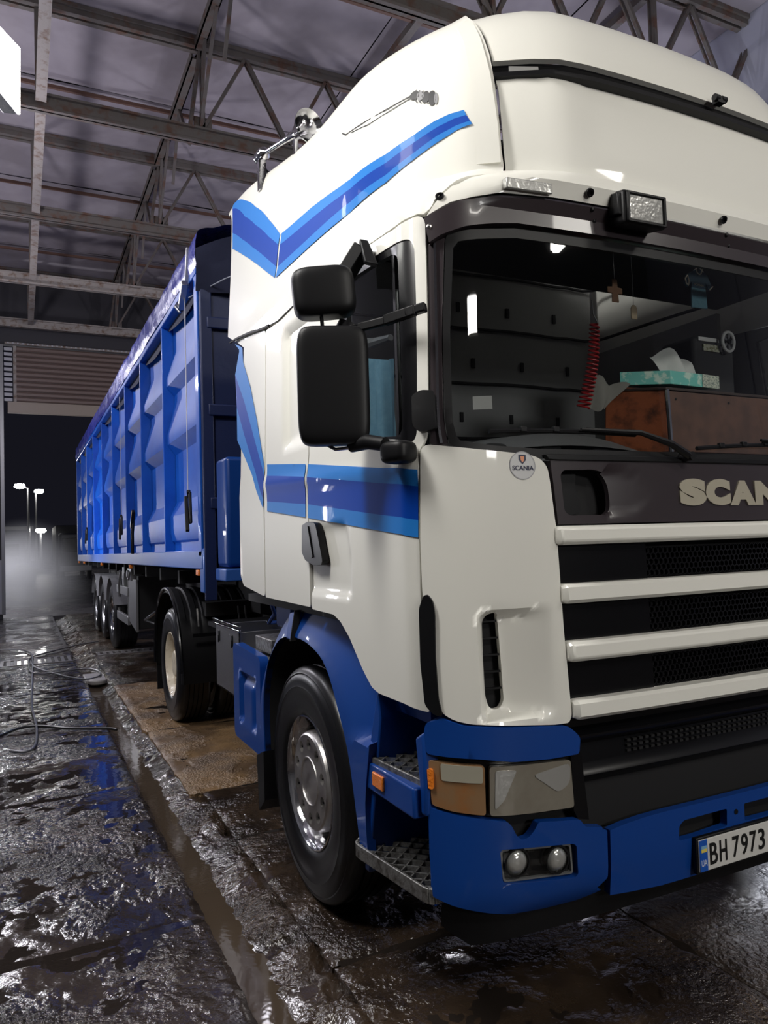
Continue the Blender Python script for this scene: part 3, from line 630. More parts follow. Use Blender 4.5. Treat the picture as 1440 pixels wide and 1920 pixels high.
# grille
bars = ((1.585,1.652),(1.389,1.457),(1.195,1.265),(1.003,1.070))
for k, (a, b) in enumerate(bars):
    e = -.634-.009*k
    gb = swept('grille_bar', e, [(a, -.02), (a+.002, .022), (a+.014, .036), (b-.012, .034), (b-.002, .020), (b, -.02)], cabf, WHITE, truck, end=.012, bev=.005)
def hexes(name, v0, v1, parent):
    p = .0232; R = p/math.sqrt(3); ri = R*.80; vs = []; fs = []
    s_left = -1.07; s_right = 2*s_mid(1.3)-s_left
    nrow = int((v1-v0-.01)/(R*1.5)); j = 0
    while j < nrow:
        v = v0+R+.004+j*R*1.5; s = s_left-(p/2 if j % 2 else 0)
        while s > s_right:
            n = len(vs)
            for rr, h in ((R, -.022), (ri, -.022), (ri, -.036)):
                for k in range(6):
                    a = pi/6+k*pi/3; vs.append(cabf(s+rr*cos(a), v+rr*sin(a), h))
            for k in range(6):
                k2 = (k+1) % 6; fs.append((n+k, n+k2, n+6+k2, n+6+k)); fs.append((n+6+k, n+6+k2, n+12+k2, n+12+k))
            s -= p
        j += 1
    return obj(name, vs, fs, BLACKG, parent, smooth=False)
for k in range(3):
    a, b = bars[k+1][1], bars[k][0]
    gm = cp('grille_infill', [(-.635,a-.01),(-1.085,a-.01),(-1.085,b+.01),(-.630,b+.01)], BLACKG, off=-.012, th=.01, step=.1)
    cp('grille_infill', [(2*s_mid(a)+1.085,a-.01),(2*s_mid(a)+.635,a-.01),(2*s_mid(a)+.630,b+.01),(2*s_mid(a)+1.085,b+.01)], BLACKG, off=-.012, th=.01, step=.1)
    hexes('grille_mesh', a, b, truck)
cp('grille_backing', fullx([(-.66,.60),(-.60,1.0),(-.60,1.88)]), DARK, off=-.07, th=.01, step=.2)
# lower black grille with two stepped ledges
def lgd(s, v):
    return it(v, [(.60,-.075),(.76,-.075),(.79,-.03),(.80,-.028),(.81,-.045),(.90,-.06),(.925,-.02),(.945,-.018),(.96,-.06),(1.0,-.06)])
lg = cp('lower_grille', fullx([(-.74,.60),(-.70,.66),(-.676,.75),(-.672,1.0)]), BLACKG, off=0, th=.02, step=.02, disp=lgd)
for row in range(3):
    m_ = MB()
    for k in range(34):
        s = -.98-k*.028; v = .885-.018*row if row < 3 else 0
        a = [cabf(s-ds, v+dv, -.05) for ds, dv in ((0, 0), (.016, 0), (.016, .008), (0, .008))]; nn = (a[1]-a[0]).cross(a[3]-a[0]).normalized()
        m_.prism([p_+Vector((0,-.006,0)) for p_ in a], (0, .012, 0))
    m_.done('grille_slots', DARK, lg, smooth=False)

# bumper
BH = rnd(D['fog'], .008)
fogh = BH
def bmd(s, v):
    # lower lip rolls under, vee dimple under the headlamp
    d = -.05*max(0, (.46-v)/.09)**2 if v < .46 else 0
    return d
bump = cp('bumper_corner', D['bumper'], BLUE, holes=[BH], r=.008, off=.004, th=.03, step=.035, bev=.006, disp=bmd)
cp('bumper_corner', D['bumper'], BLUE, off=.004, th=.03, step=.12, f=cabR)
bm_l = [(-.95,.386),(-.862,.397),(-.859,.616),(-.924,.624),(-1.009,.632),(-1.247,.640)]
bmid = fullx([(-1.1,.380),(-.95,.390),(-.868,.397),(-.860,.616),(-.924,.626),(-1.009,.633),(-1.1,.636)])
slA = rnd([(-1.17,.522),(-1.172,.573),(-1.195,.590),(-1.412,.592),(-1.412,.530),(-1.259,.522)], .008)
slB = rnd([(-1.505,.594),(-1.86,.592),(-1.86,.524),(-1.508,.529)], .008)
bmp = cp('bumper_middle', bmid, BLUE, holes=[slA, slB], off=.006, th=.03, step=.05, bev=.007)
cp('bumper_slot', [(-1.15,.61),(-1.89,.61),(-1.89,.50),(-1.15,.50)], DARK, bmp, off=-.06, th=.01, step=.1)
cp('bumper_backing', fullx([(-.20,.46),(-.25,.76),(-.62,.74),(-.75,.66)][::1] if False else [(-.14,.50),(-.14,.76),(-.62,.72),(-.80,.60)]), DARK, off=-.055, th=.01, step=.15)
MB().lathe([(0, .0), (0, .010), (.006, .010), (.006, 0)], tuple(cabf(-1.46, .572, .008)), 'y', 12).done('bolt', BLACKP, bmp)
ld = cp('lower_valance', fullx([(-.30,.30),(-.16,.36),(-.16,.46),(-.60,.44),(-.75,.44),(-.9,.42)]), BLACKP, off=-.05, th=.02, step=.1)
fb = cp('fog_lamp', [(s, v) for s, v in rnd([(-.384,.624),(-.664,.597),(-.674,.492),(-.396,.516)], .012)], BLACKG, off=-.022, th=.02, bev=.004)
cp('fog_rim', rnd([(-.386,.621),(-.660,.595),(-.670,.495),(-.398,.519)], .012), mat('grey_rim', (.2,.2,.2), .3), fb, holes=[rnd([(-.394,.615),(-.654,.589),(-.663,.501),(-.404,.525)], .010)], off=-.010, th=.012)
for s, v in ((-.448,.575), (-.602,.556)):
    c0 = cabf(s, v, -.006)
    q = MB().lathe([(.014, 0), (.012, .018), (.004, .034), (-.012, .043)], (0, 0, 0), 'z', 28)
    n = (cabf(s, v, .02)-c0).normalized(); R = n.to_track_quat('Z', 'Y').to_matrix(); q.v = [tuple(R @ Vector(a)+c0) for a in q.v]
    q.done('reflector', LENS, fb)
    q = MB().lathe([(.006, .041), (.006, .046), (-.01, .048)], (0, 0, 0), 'z', 28); q.v = [tuple(R @ Vector(a)+c0) for a in q.v]
    q.done('reflector_rim', BLACKP, fb)
fg2 = shell('fog_glass', [(s, v) for s, v in rnd([(-.392,.616),(-.656,.590),(-.666,.500),(-.402,.523)], .01)], cabf, GLASS, fb, off=.0, th=0, step=.05)
# headlamp block
hl = cp('headlamp', rnd([(-.126,.922),(-.315,.910),(-.424,.896),(-.566,.890),(-.674,.885),(-.678,.703),(-.505,.712),(-.337,.729),(-.222,.746),(-.129,.762)], .01), BLACKG, off=-.02, th=.06, step=.04)
cp('headlight_lens', rnd([(-.346,.889),(-.484,.881),(-.648,.874),(-.664,.717),(-.505,.724),(-.347,.735)], .012), LENSY, hl, off=.004, th=.02, bev=.005, step=.03)
cp('lens_rib', rnd([(-.365,.875),(-.44,.870),(-.395,.78),(-.363,.752)], .01), LENS, hl, off=.0065, th=.003)
cp('lens_rib', rnd([(-.50,.845),(-.645,.865),(-.645,.80),(-.60,.775)], .02), LENS, hl, off=.0065, th=.003)
ind = cp('indicator_lens', rnd([(-.128,.911),(-.329,.894),(-.333,.738),(-.222,.753),(-.141,.770)], .012), AMBERY, hl, off=.006, th=.02, bev=.005, step=.03)
cp('marker_window', rnd([(-.178,.903),(-.322,.892),(-.322,.840),(-.182,.850)], .008), mat('milky_lens', (.36,.34,.27), .25, coat=.6), hl, off=.010, th=.006, bev=.002)
cp('side_repeater', rnd([(-.126,.885),(-.150,.885),(-.152,.82),(-.13,.822)], .008), AMBER, hl, off=.014, th=.01, bev=.003)
cp('brow_panel', D['brow'], BLUE, r=.012, off=.012, th=.05, step=.04, bev=.01)
cp('brow_panel', D['brow'], BLUE, off=.012, th=.05, step=.12, f=cabR)
cp('headlamp', [(-.126,.922),(-.424,.896),(-.674,.885),(-.678,.703),(-.337,.729),(-.129,.762)], LENSY, off=-.01, th=.04, step=.12, f=cabR)
cp('lamp_surround', [(-.660,.90),(-.70,.90),(-.735,.66),(-.69,.67),(-.672,.70)], BLACKG, off=-.01, th=.04)
# licence plate
PX, PY, PZ = 1.050, cabf(-1.30, .46, .03).y, .460
pt = MB().box((PX-.008, PY+.002, PZ-.064), (PX+.528, PY+.02, PZ+.064)).done('plate_holder', BLACKP, bmp, bev=.003)
plate = rbox('licence_plate', (PX, PY-.003, PZ-.056), (PX+.52, PY+.003, PZ+.056), mat('plate_white', (.66,.65,.62), .4, bump=(30, .1, 2)), bmp, bev=.002, seg=2)
rbox('plate_band', (PX+.001, PY-.0045, PZ-.055), (PX+.041, PY, PZ+.055), mat('plate_blue', (.01,.09,.45), .4), plate, bev=.0008, seg=1)
MB().box((PX+.009, PY-.0055, PZ+.024), (PX+.036, PY-.004, PZ+.035)).done('flag_top', mat('flag_blue', (.2,.42,.62), .4), plate, smooth=False)
MB().box((PX+.009, PY-.0055, PZ+.012), (PX+.036, PY-.004, PZ+.024)).done('flag_bottom', mat('flag_yellow', (.75,.60,.12), .4), plate, smooth=False)
def plate_text(t, x, z, wd, ht, m, off=.0):
    me = textmesh(t, .1, .0006, off); xs = [v.co.x for v in me.vertices]; ys = [v.co.y for v in me.vertices]
    for v in me.vertices: v.co = Vector((x+(v.co.x-min(xs))/(max(xs)-min(xs))*wd, PY-.0048-v.co.z, z+(v.co.y-min(ys))/(max(ys)-min(ys))*ht))
    me.update(); mkobj('plate_text', me, m, plate, smooth=False)
INK = mat('plate_ink', (.006,.006,.006), .45)
plate_text('UA', PX+.008, PZ-.036, .028, .022, mat('plate_print_white', (.7,.72,.8), .4))
x = PX+.052
for ch_, wd in (('B', .040), ('H', .038), (' ', .018), ('7', .036), ('9', .036), ('7', .036), ('3', .036)):
    if ch_ != ' ': plate_text(ch_, x, PZ-.038, wd-.001, .076, INK, .0012)
    x += wd+.0105 if ch_ != ' ' else wd
# wipers
for (a, b, c_) in (((-.432,1.962), (-1.08,1.966), (-1.28,1.893)), ((-1.35,1.925), (-2.0,1.955), (-2.2,1.893))):
    wp = MB(); bld = [cabf(a[0]+(b[0]-a[0])*t/10, a[1]+(b[1]-a[1])*t/10+.006*sin(pi*t/10), .018) for t in range(11)]
    wb = wp.tube(bld, .008, 6).done('wiper_blade', BLACKP, truck)
    m_ = MB(); mid = cabf((a[0]*.45+b[0]*.55), b[1]+.008, .034)
    m_.tube([mid, cabf(b[0], b[1]+.002, .045), cabf((b[0]*.45+c_[0]*.55), (b[1]*.5+c_[1]*.5), .055), cabf(c_[0], c_[1], .035)], [.006, .010, .013, .015], 8)
    e = cabf(c_[0], c_[1], .02); m_.lathe([(-.03, 0), (-.03, .016), (.02, .018), (.02, 0)], tuple(e), 'y', 14)
    m_.done('wiper_arm', BLACKP, wb)
    lk = MB()
    for t in (2, 4, 6, 8): lk.box(tuple(bld[t]-Vector((.012, .012, .004))), tuple(bld[t]+Vector((.012, .004, .014))))
    lk.done('wiper_link', BLACKP, wb, bev=.002)
cp('cowl_seal', fullx([(-.66,1.872),(-.62,1.874),(-.61,1.892),(-.66,1.893)]), BLACKP, off=.012, th=.02, step=.2, bev=.004)

# paint stripes
def dec(keys, cols, nm='stripe', off=.0035, disp=None):
    for k, c_ in zip(keys, cols): cp(nm, k, c_, off=off, th=0, step=.02, disp=disp)
dec(['va', 'vb', 'vc'], [LIGHTBLUE, DARKBLUE, LIGHTBLUE], disp=roofd); dec(['ra', 'rb', 'rc'], [LIGHTBLUE, DARKBLUE, LIGHTBLUE], disp=roofd)
dec(['sa', 'sb', 'sc'], [LIGHTBLUE, DARKBLUE, LIGHTBLUE])
dec(['ka', 'kb', 'kc'], [LIGHTBLUE, DARKBLUE, LIGHTBLUE], disp=recd); dec(['da', 'db', 'dc'], [LIGHTBLUE, DARKBLUE, LIGHTBLUE], disp=doord)
# crayfish sticker high on the roof side
cr = MB()
def seg(mb, P, w, h=.003):
    for i in range(len(P)-1):
        (a, b), (c_, d) = P[i], P[i+1]; L = math.hypot(c_-a, d-b) or 1; ux, uy = -(d-b)/L*w/2, (c_-a)/L*w/2
        q = [cabf(s, v, h+roofd(s, v)) for s, v in ((a+ux, b+uy), (a-ux, b-uy), (c_-ux, d-uy), (c_+ux, d+uy))]; mb.add(q, [(0, 1, 2, 3)])
seg(cr, [(-.165,3.197),(-.12,3.186),(-.06,3.19),(-.01,3.205),(.02,3.235)], .004)
seg(cr, [(-.168,3.190),(-.13,3.175),(-.08,3.168),(-.03,3.19)], .003)
PRN = mat('sticker_black', (.02,.02,.022), .4)
bug = cr.done('sticker_feeler', PRN, truck, smooth=False)
def ell(s, v, a, b, m, t=0): cp('sticker_body', [(s+p*cos(t)*a-q*sin(t)*b, v+p*sin(t)*a+q*cos(t)*b) for p, q in circ(0, 0, 1, 16)], m, bug, off=.003, th=0, disp=roofd)
ell(-.171, 3.193, .008, .016, PRN); ell(-.181, 3.184, .006, .017, mat('sticker_grey_print', (.25,.25,.26), .4)); ell(-.190, 3.174, .006, .020, PRN)
ell(-.200, 3.163, .006, .026, PRN); ell(-.206, 3.158, .003, .020, mat('sticker_grey_print', (.25,.25,.26), .4))
lg_ = MB()
for k in range(5):
    s = -.172-.006*k; seg(lg_, [(s, 3.19-.004*k), (s-.001, 3.172-.006*k), (s-.004, 3.164-.005*k)], .002); seg(lg_, [(s, 3.20-.004*k), (s-.002, 3.211-.006*k)], .002)
lg_.done('sticker_leg', PRN, bug, smooth=False)
# cable running from the gap behind the cab along the side seam
MB().tube([cabf(1.90,2.842,.02), cabf(1.80,2.838,.012), cabf(1.62,2.80,.010), cabf(1.45,2.752,.008), cabf(1.36,2.742,.008)], .007, 6).done('seam_cable', BLACKP, truck)
MB().tube([cabf(1.35,2.742,.004), cabf(1.22,2.726,.004), cabf(1.0,2.735,.002)], .003, 5).done('seam_seal', DARK, truck)

# cab back and floor so nothing is see-through
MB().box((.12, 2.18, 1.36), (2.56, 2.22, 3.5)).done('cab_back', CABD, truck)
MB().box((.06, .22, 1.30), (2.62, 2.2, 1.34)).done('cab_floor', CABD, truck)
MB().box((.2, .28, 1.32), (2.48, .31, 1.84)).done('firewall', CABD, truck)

# air horn on the roof
hc = Vector((.20, 1.70, 3.70))
hr = empty('air_horn', hc); hr.parent = truck; hr.location = hc-Vector(truck.location)
def horn(base, tip, r, parent, k=1.0):
    a = Vector(base); b = Vector(tip); L = (b-a).length; R = (b-a).to_track_quat('Z', 'Y').to_matrix()
    pr = [(0, 0), (0, .030), (.02, .036), (.05, .034), (.07, .014), (L*.55, .016), (L*.72, .024), (L*.86, r*.55), (L*.95, r*.85), (L, r), (L+.004, r*.99), (L-.01, r*.84), (L*.86, r*.5), (L*.7, .018), (L*.6, 0)]
    q = MB().lathe(pr, (0, 0, 0), 'z', 32); q.v = [tuple(R @ Vector(p)+a) for p in q.v]; return q
horn((.125,1.98,3.80), (.235,1.50,3.745), .085, hr).done('trumpet', CHROME, hr)
q = MB().lathe([(0, 0), (0, .028), (.05, .032), (.08, .02), (.10, 0)], (.125, 1.96, 3.80), 'y', 20); q.done('horn_driver', CHROME, hr)
MB().box((.11, 1.96, 3.60), (.15, 2.0, 3.80)).done('horn_bracket', CHROME, hr)
MB().box((.20, 1.62, 3.60), (.22, 1.65, 3.75)).done('horn_bracket', CHROME, hr)
MB().tube([(.13,2.02,3.78),(.20,2.0,3.70),(.26,1.8,3.66)], .008, 6).done('horn_hose', BLACKP, hr)

# ------------------------------------------------------------ mirrors
def softbox(c, sx, sy, sz, m, name, parent, yaw=0, n=3.2, bulge=0.0, nu=36, nv=24, roll=0, flat=0):
    """superellipsoid shell; flat>0 flattens the +y (glass) side"""
    vs = []; fs = []
    sp = lambda t, e: math.copysign(abs(t)**e, t)
    for j in range(nv+1):
        ph = -pi/2+pi*j/nv
        for i in range(nu):
            th = 2*pi*i/nu; e = 2/n
            x = sp(cos(ph), e*.9)*sp(cos(th), e); y = sp(cos(ph), e*.9)*sp(sin(th), e*1.2); z = sp(sin(ph), e)
            if y > 0 and flat: y *= (1-flat)
            vs.append(Vector((x*sx/2, y*sy/2, z*sz/2)))
    for j in range(nv):
        for i in range(nu):
            fs.append((j*nu+i, j*nu+(i+1) % nu, (j+1)*nu+(i+1) % nu, (j+1)*nu+i))
    R = Matrix.Rotation(yaw, 3, 'Z') @ Matrix.Rotation(roll, 3, 'Y'); vs = [R @ v+Vector(c) for v in vs]
    return obj(name, vs, fs, m, parent, ang=80)
mc = Vector((-.142, .360, 2.150))
mir_ = empty('door_mirror', mc); mir_.parent = truck; mir_.location = mc-Vector(truck.location)
softbox(mc, .245, .115, .405, BLACKP, 'mirror_housing', mir_, yaw=radians(-22), n=7, flat=.25)
MB().prism([Vector(mc)+Matrix.Rotation(radians(-22), 3, 'Z') @ Vector(p) for p in ((-.10,.046,-.18),(.10,.046,-.18),(.10,.046,.18),(-.10,.046,.18))], (0, .004, 0)).done('mirror_glass', CHROME, mir_)
uc = Vector((-.158, .385, 2.478))
um = empty('wide_angle_mirror', uc); um.parent = truck; um.location = uc-Vector(truck.location)
softbox(uc, .218, .13, .172, BLACKP, 'mirror_housing', um, yaw=radians(-20), n=4.6, flat=.2, roll=radians(-5))
q = MB().tube([(-.075,.35,2.375),(-.085,.36,2.345),(-.09,.365,2.30)], [.04,.045,.03], 12)
q.tube([(-.175,.37,2.40),(-.172,.365,2.33)], .007, 8)
q.done('mirror_joint', BLACKP, truck)
arm = MB(); arm.bar((-.07,.30,2.345), (.0,.20,2.352), .018, .030); arm.bar((-.01,.215,2.352), (.048,.105,2.362), .024, .036)
arm.bar((.03,.14,2.361), (.075,.085,2.369), .03, .030)
arm.tube([(-.075,.31,2.345),(-.095,.34,2.34)], .02, 10)
arm.done('mirror_arm', BLACKP, truck, bev=.005)
arm = MB(); arm.tube([(-.09,.34,1.945),(-.06,.27,1.952),(-.03,.20,1.935)], [.022,.026,.024], 12)
arm.done('mirror_arm', BLACKP, truck)
softbox((.0,.165,1.905), .10, .11, .075, BLACKP, 'arm_foot', truck, n=3.5, yaw=.4)
MB().tube([(-.155,.40,1.955),(-.14,.36,1.935),(-.10,.33,1.938)], .006, 8).done('mirror_hook', CHROME, truck)
# near-side kerb mirror above the door
q = MB(); q.bar((-.02,.52,2.60), (.035,.47,2.70), .07, .05); q.prism([(.01,.40,2.62),(.01,.44,2.72),(.045,.44,2.72),(.045,.36,2.60)], (.01, .03, 0)); q.tube([(-.02,.5,2.6),(-.10,.40,2.50)], .012, 8)
q.done('mirror_bracket', BLACKP, truck, bev=.008)

# ------------------------------------------------------------ wheels
TYRE_P = [(.035,.292),(.022,.30),(.012,.318),(.009,.322),(.006,.335),(.001,.37),(0,.40),(.001,.425),(-.001,.43),(.001,.436),(.004,.455),(.010,.478),(.016,.486),(.014,.492),(.022,.506),(.034,.517),(.046,.5215)]
def tyre(name, c, parent, w=.30, rubber=RUBBER):
    pr = list(TYRE_P)
    x = .05; nb = 5; rib = (w-.10)/nb
    for k in range(nb):
        pr += [(x+.001, .5235), (x+rib-.012, .5235)]
        if k < nb-1: pr += [(x+rib-.010, .512), (x+rib-.002, .512)]
        x += rib
    pr += [(w-a, r) for a, r in TYRE_P[::-1]]
    o = MB().lathe(pr, c, 'x', 96).done(name, rubber, parent, ang=30)
    return o
def disc(mb, x, r0, r1, hr, hp, nh, c, th=.008, fl=None):
    """ring in the y-z plane with round holes (mapped flat)"""
    V, F = tri2d(circ(0, 0, r1, 64), [circ(0, 0, r0, 48)]+[circ(hp*cos(2*pi*(k+.5)/nh), hp*sin(2*pi*(k+.5)/nh), hr, 18) for k in range(nh)], .03)
    f = fl or (lambda r: 0)
    vs = [(c[0]+x+f(math.hypot(a, b)), c[1]+a, c[2]+b) for a, b in V]; n = len(vs)
    mb.add(vs+[(v[0]+th, v[1], v[2]) for v in vs], [t[::-1] for t in F]+[tuple(i+n for i in t) for t in F])
    ec = {(t[i], t[(i+1) % 3]) for t in F for i in range(3)}
    mb.add(vs+[(v[0]+th, v[1], v[2]) for v in vs], [(a, b, b+n, a+n) for a, b in ec if (b, a) not in ec])
def nuts(c, x, hp, nh, parent, m, r=.016, L=.03, rot=0):
    for k in range(nh):
        a = 2*pi*(k+.5)/nh+rot; p = (c[0]+x, c[1]+hp*cos(a), c[2]+hp*sin(a))
        q = MB().lathe([(L, r*1.25), (L*.75, r*1.25), (L*.7, r), (.002, r), (0, r*.8), (0, .5*r), (-.008, .45*r), (-.008, 0)], p, 'x', 6); q.done('wheel_nut', m, parent, ang=20)
def front_wheel(c):
    root = empty('front_wheel', c); root.parent = truck; root.location = Vector(c)-Vector(truck.location)
    tyre('tyre', c, root)
    MB().lathe([(.030,.290),(.024,.298),(.018,.2985),(.016,.292),(.024,.283),(.035,.276),(.06,.268),(.075,.262),(.085,.258),(.20,.255),(.27,.29)], c, 'x', 72).done('rim', CHROME, root)
    q = MB(); q.lathe([(.17,.255),(.150,.235),(.085,.228),(.045,.224),(.030,.216),(.024,.207)], c, 'x', 64)
    disc(q, .024, .112, .207, .0255, .1675, 10, c, th=.03, fl=lambda r: -.0)
    q.lathe([(.024,.112),(.020,.110),(.020,.104),(.026,.102),(.026,.02),(.026,0)], c, 'x', 48)
    q.done('wheel_disc', STEEL, root, ang=25)
    nuts(c, .034, .1675, 10, root, BLACKG, r=.0095)
    MB().lathe([(.056,.115),(.056,.205)], c, 'x', 32).done('disc_backing', DARK, root)
    MB().lathe([(.06,.0),(.06,.2)], c, 'x', 32).done('hub', DARK, root)
front_wheel((.05, 1.30, .523))
def dish_wheel(name, c, m, parent_thing, dual=True, chr_=None):
    root = empty(name, c); root.parent = parent_thing; root.location = Vector(c)-Vector(parent_thing.location)
    tyre('tyre', c, root)
    if dual: tyre('inner_tyre', (c[0]+.345, c[1], c[2]), root)
    MB().lathe([(.030,.290),(.024,.298),(.018,.2985),(.016,.292),(.024,.283),(.045,.276),(.065,.262),(.085,.258),(.150,.252),(.160,.235),(.172,.20),(.165,.19),(.165,.145)], c, 'x', 64).done('rim', m, root)
    MB().lathe([(.165,.15),(.165,.142),(.10,.135),(.06,.125),(.045,.11),(.04,0)], c, 'x', 40).done('hub', chr_ or m, root)
    nuts(c, .135, .1675, 10, root, STEEL)
    return root
dish_wheel('drive_wheel', (.13, 5.22, .523), CREAM, truck)
# right side wheels (mostly in the dark under the chassis)
tyre('far_front_tyre', (2.19, 1.30, .523), truck); tyre('far_drive_tyre', (2.11, 5.22, .523), truck); tyre('far_drive_tyre', (1.765, 5.22, .523), truck)

# ------------------------------------------------------------ wheel arch, steps, side covers
AIN = [(1.80,.54),(1.81,.75),(1.755,1.00),(1.63,1.12),(1.44,1.175),(1.22,1.185),(1.04,1.155),(.92,1.10),(.81,.99),(.70,.82),(.64,.63),(.60,.48)]
AOUT = [(.535,.48),(.545,.66),(.50,.86),(.47,.98),(.49,1.08),(.60,1.19),(.74,1.29),(.86,1.335),(1.17,1.345),(1.51,1.285),(1.63,1.22),(1.75,1.11),(1.85,.98),(1.875,.84),(1.88,.52)]
def smoothp(P, n=3):
    out = []
    for i in range(len(P)-1):
        p0, p1, p2, p3 = P[max(i-1, 0)], P[i], P[i+1], P[min(i+2, len(P)-1)]
        for k in range(n):
            t = k/n; out.append(tuple(.5*((2*p1[j])+(-p0[j]+p2[j])*t+(2*p0[j]-5*p1[j]+4*p2[j]-p3[j])*t*t+(-p0[j]+3*p1[j]-3*p2[j]+p3[j])*t**3) for j in (0, 1)))
    return out+[P[-1]]
AI = smoothp(AIN); AO = smoothp(AOUT)
def side_plane(x0):
    return lambda a, b, h=0: Vector((x0-h, a, b))
def arch_disp(s, v):
    # outer lip rounds back towards the cab near the top edge, crease along the middle
    return 0
def archx(a, b, h):
    # distance from the wheel centre gives the roll of the lip
    r = math.hypot(a-1.25, (b-.50)*1.02)
    back = it(r, [(0,0),(.60,0),(.66,0),(.72,.012),(.80,.055),(.9,.11),(1.1,.16)]) if b > .9 or a > 1.2 else it(r, [(0,0),(.9,.0),(1.2,.05)])
    return Vector((.015+back-h, a, b))
ar = shell('wheel_arch', AI+AO, lambda a, b, h=0: archx(a, b, h), BLUE, truck, off=0, th=.035, step=.03, bev=.008)
for k in (0,):
    q = MB(); pts = [archx(y, z, -.005) for y, z in AI]
    vs = pts+[p+Vector((.42, 0, 0)) for p in pts]; n = len(pts)
    q.add(vs, [(i, i+1, i+1+n, i+n) for i in range(n-1)]); q.done('arch_liner', DARK, truck)
# joint strap of the arch
q = MB(); q.prism([(.004,1.315,1.17),(.004,1.385,1.175),(.03,1.40,1.29),(.03,1.32,1.305)], (.05, 0, 0)); q.done('arch_joint', BLUE, ar, bev=.008)
MB().prism([(.0,1.305,1.17),(.0,1.313,1.17),(.028,1.318,1.31),(.028,1.31,1.31)], (.03, 0, 0)).done('arch_gap', DARK, ar)
MB().prism([(.008,1.93,.50),(.008,1.80,.55),(.008,1.80,.30),(.008,1.90,.22)], (.30, 0, 0)).done('mud_flap', BLACKP, truck)
# white cab floor edge to the chassis: blue mount behind the arch
rbox('cab_mount', (.16,1.75,1.16), (.60,2.02,1.335), BLUE, truck, bev=.02)
# step housing in front of the wheel
q = MB(); q.prism([(.31,.72,.42),(.31,.14,.42),(.31,.14,.99),(.31,.30,1.06),(.31,.72,1.00)], (.03, 0, 0)); q.done('step_back', BLUE, truck, bev=.004)
q = MB(); q.prism([(.03,.60,.40),(.03,.56,.40),(.05,.47,.98),(.05,.49,1.07),(.04,.575,.80)], (.26, 0, 0)); q.done('step_side', BLUE, truck, bev=.006)
def tread(name, poly, z, th, m=DIRTYALU, n=7):
    """open grating step: frame, and two crossing sets of slats cut to the outline"""
    fr = MB(); P = [Vector((x, y, z)) for x, y in poly]; c = sum(P, Vector())/len(P)
    for i in range(len(P)):
        a, b = P[i], P[(i+1) % len(P)]; fr.bar(a+Vector((0,0,-th/2)), b+Vector((0,0,-th/2)), .012, th)
    st = fr.done(name, m, truck, bev=.003)
    for sgn in (1, -1):
        for k in range(-14, 15):
            d = Vector((cos(radians(40)), sgn*sin(radians(40)), 0)); nn = Vector((-d.y, d.x, 0)); o0 = c+nn*(k*.048)
            ts = []
            for i in range(len(P)):
                a, b = P[i], P[(i+1) % len(P)]; e = b-a; det = d.x*(-e.y)+e.x*d.y
                if abs(det) < 1e-9: continue
                r = a-o0; t = (r.x*(-e.y)+e.x*r.y)/det; u = (d.x*r.y-d.y*r.x)/det
                if 0 <= u <= 1: ts.append(t)
            if len(ts) >= 2 and max(ts)-min(ts) > .03:
                a = o0+d*min(ts); b = o0+d*max(ts); MB().bar(a+Vector((0,0,-.008)), b+Vector((0,0,-.008)), .005, .016).done('tread_slat', m, st, smooth=False)
    q = MB(); q.prism([p+Vector((0, 0, -th+.004)) for p in P], (0, 0, .004)); q.done('tread_pan', GREY, st)
    return st
tread('upper_step', [(.03,.585),(.065,.15),(.29,.18),(.30,.62),(.22,.70)], .835, .03)
rbox('step_panel', (.022,.18,.715), (.10,.595,.815), BLUE, truck, bev=.008)
q = MB().box((.012,.39,.745), (.024,.475,.795)); q.done('side_marker_lamp', AMBER, truck, bev=.004)
tread('lower_step', rnd([(.0,.62),(.055,.14),(.27,.17),(.29,.55),(.20,.66),(.06,.665)], .04, 3), .50, .05)
# blue upright by the bumper, between steps and lamp
bq = MB().prism([(.045,.200,.97),(.045,.145,1.00),(.045,.138,.84),(.045,.142,.73),(.045,.175,.73),(.045,.178,.82)], (.16, 0, 0)); bq.done('step_pillar', BLUE, truck, bev=.010, seg=3)
MB().prism([(.075,.155,.44),(.075,.155,1.0),(.16,.165,1.0),(.16,.165,.44)], (0, .02, 0)).prism([(.16,.155,.44),(.30,.155,.44),(.30,.155,1.0),(.16,.155,1.0)], (0, .02, 0)).done('bumper_return', BLUE, truck)
# dark sill between white body and blue arch
q = MB(); q.prism([(.12,.56,1.00),(.12,.22,1.00),(.12,.22,1.09),(.12,.32,1.14),(.12,.52,1.26)], (.08, 0, 0)); q.done('sill', BLUE, truck)
# side cover with pressed panel behind the wheel
def covd(a, b):
    t = min(1, max(0, (2.30-a)/.03))*min(1, max(0, (a-1.96)/.03))*min(1, max(0, (.90-b)/.03))*min(1, max(0, (b-.60)/.03))
    return -.035*t+.028*t*max(0, min(1, (2.26-a)/.03))*max(0, min(1, (a-2.02)/.03))*min(1, max(0, (.86-b)/.03))
cvr = shell('side_cover', rnd([(2.42,1.045),(1.87,1.02),(1.885,.50),(2.42,.50)], .05), side_plane(.02), BLUE, truck, th=.05, step=.02, bev=.015, disp=covd)
rbox('cover_top', (.03,1.90,.95), (.45,2.40,1.00), GREY, truck)
q = MB(); 
q.box((.05,2.40,.70), (.062,2.98,1.11)); q.box((.05,2.40,.70), (.40,2.412,1.10)); q.box((.05,2.968,.70), (.40,2.98,1.10)); q.box((.05,2.40,.70), (.40,2.98,.712))
bx = q.done('battery_box', ALU, truck, bev=.003)
MB().box((.07,2.42,1.07), (.40,2.96,1.09)).done('box_gap_shade', BLACKP, bx)  # black sheet put in for the shade in the gap on top
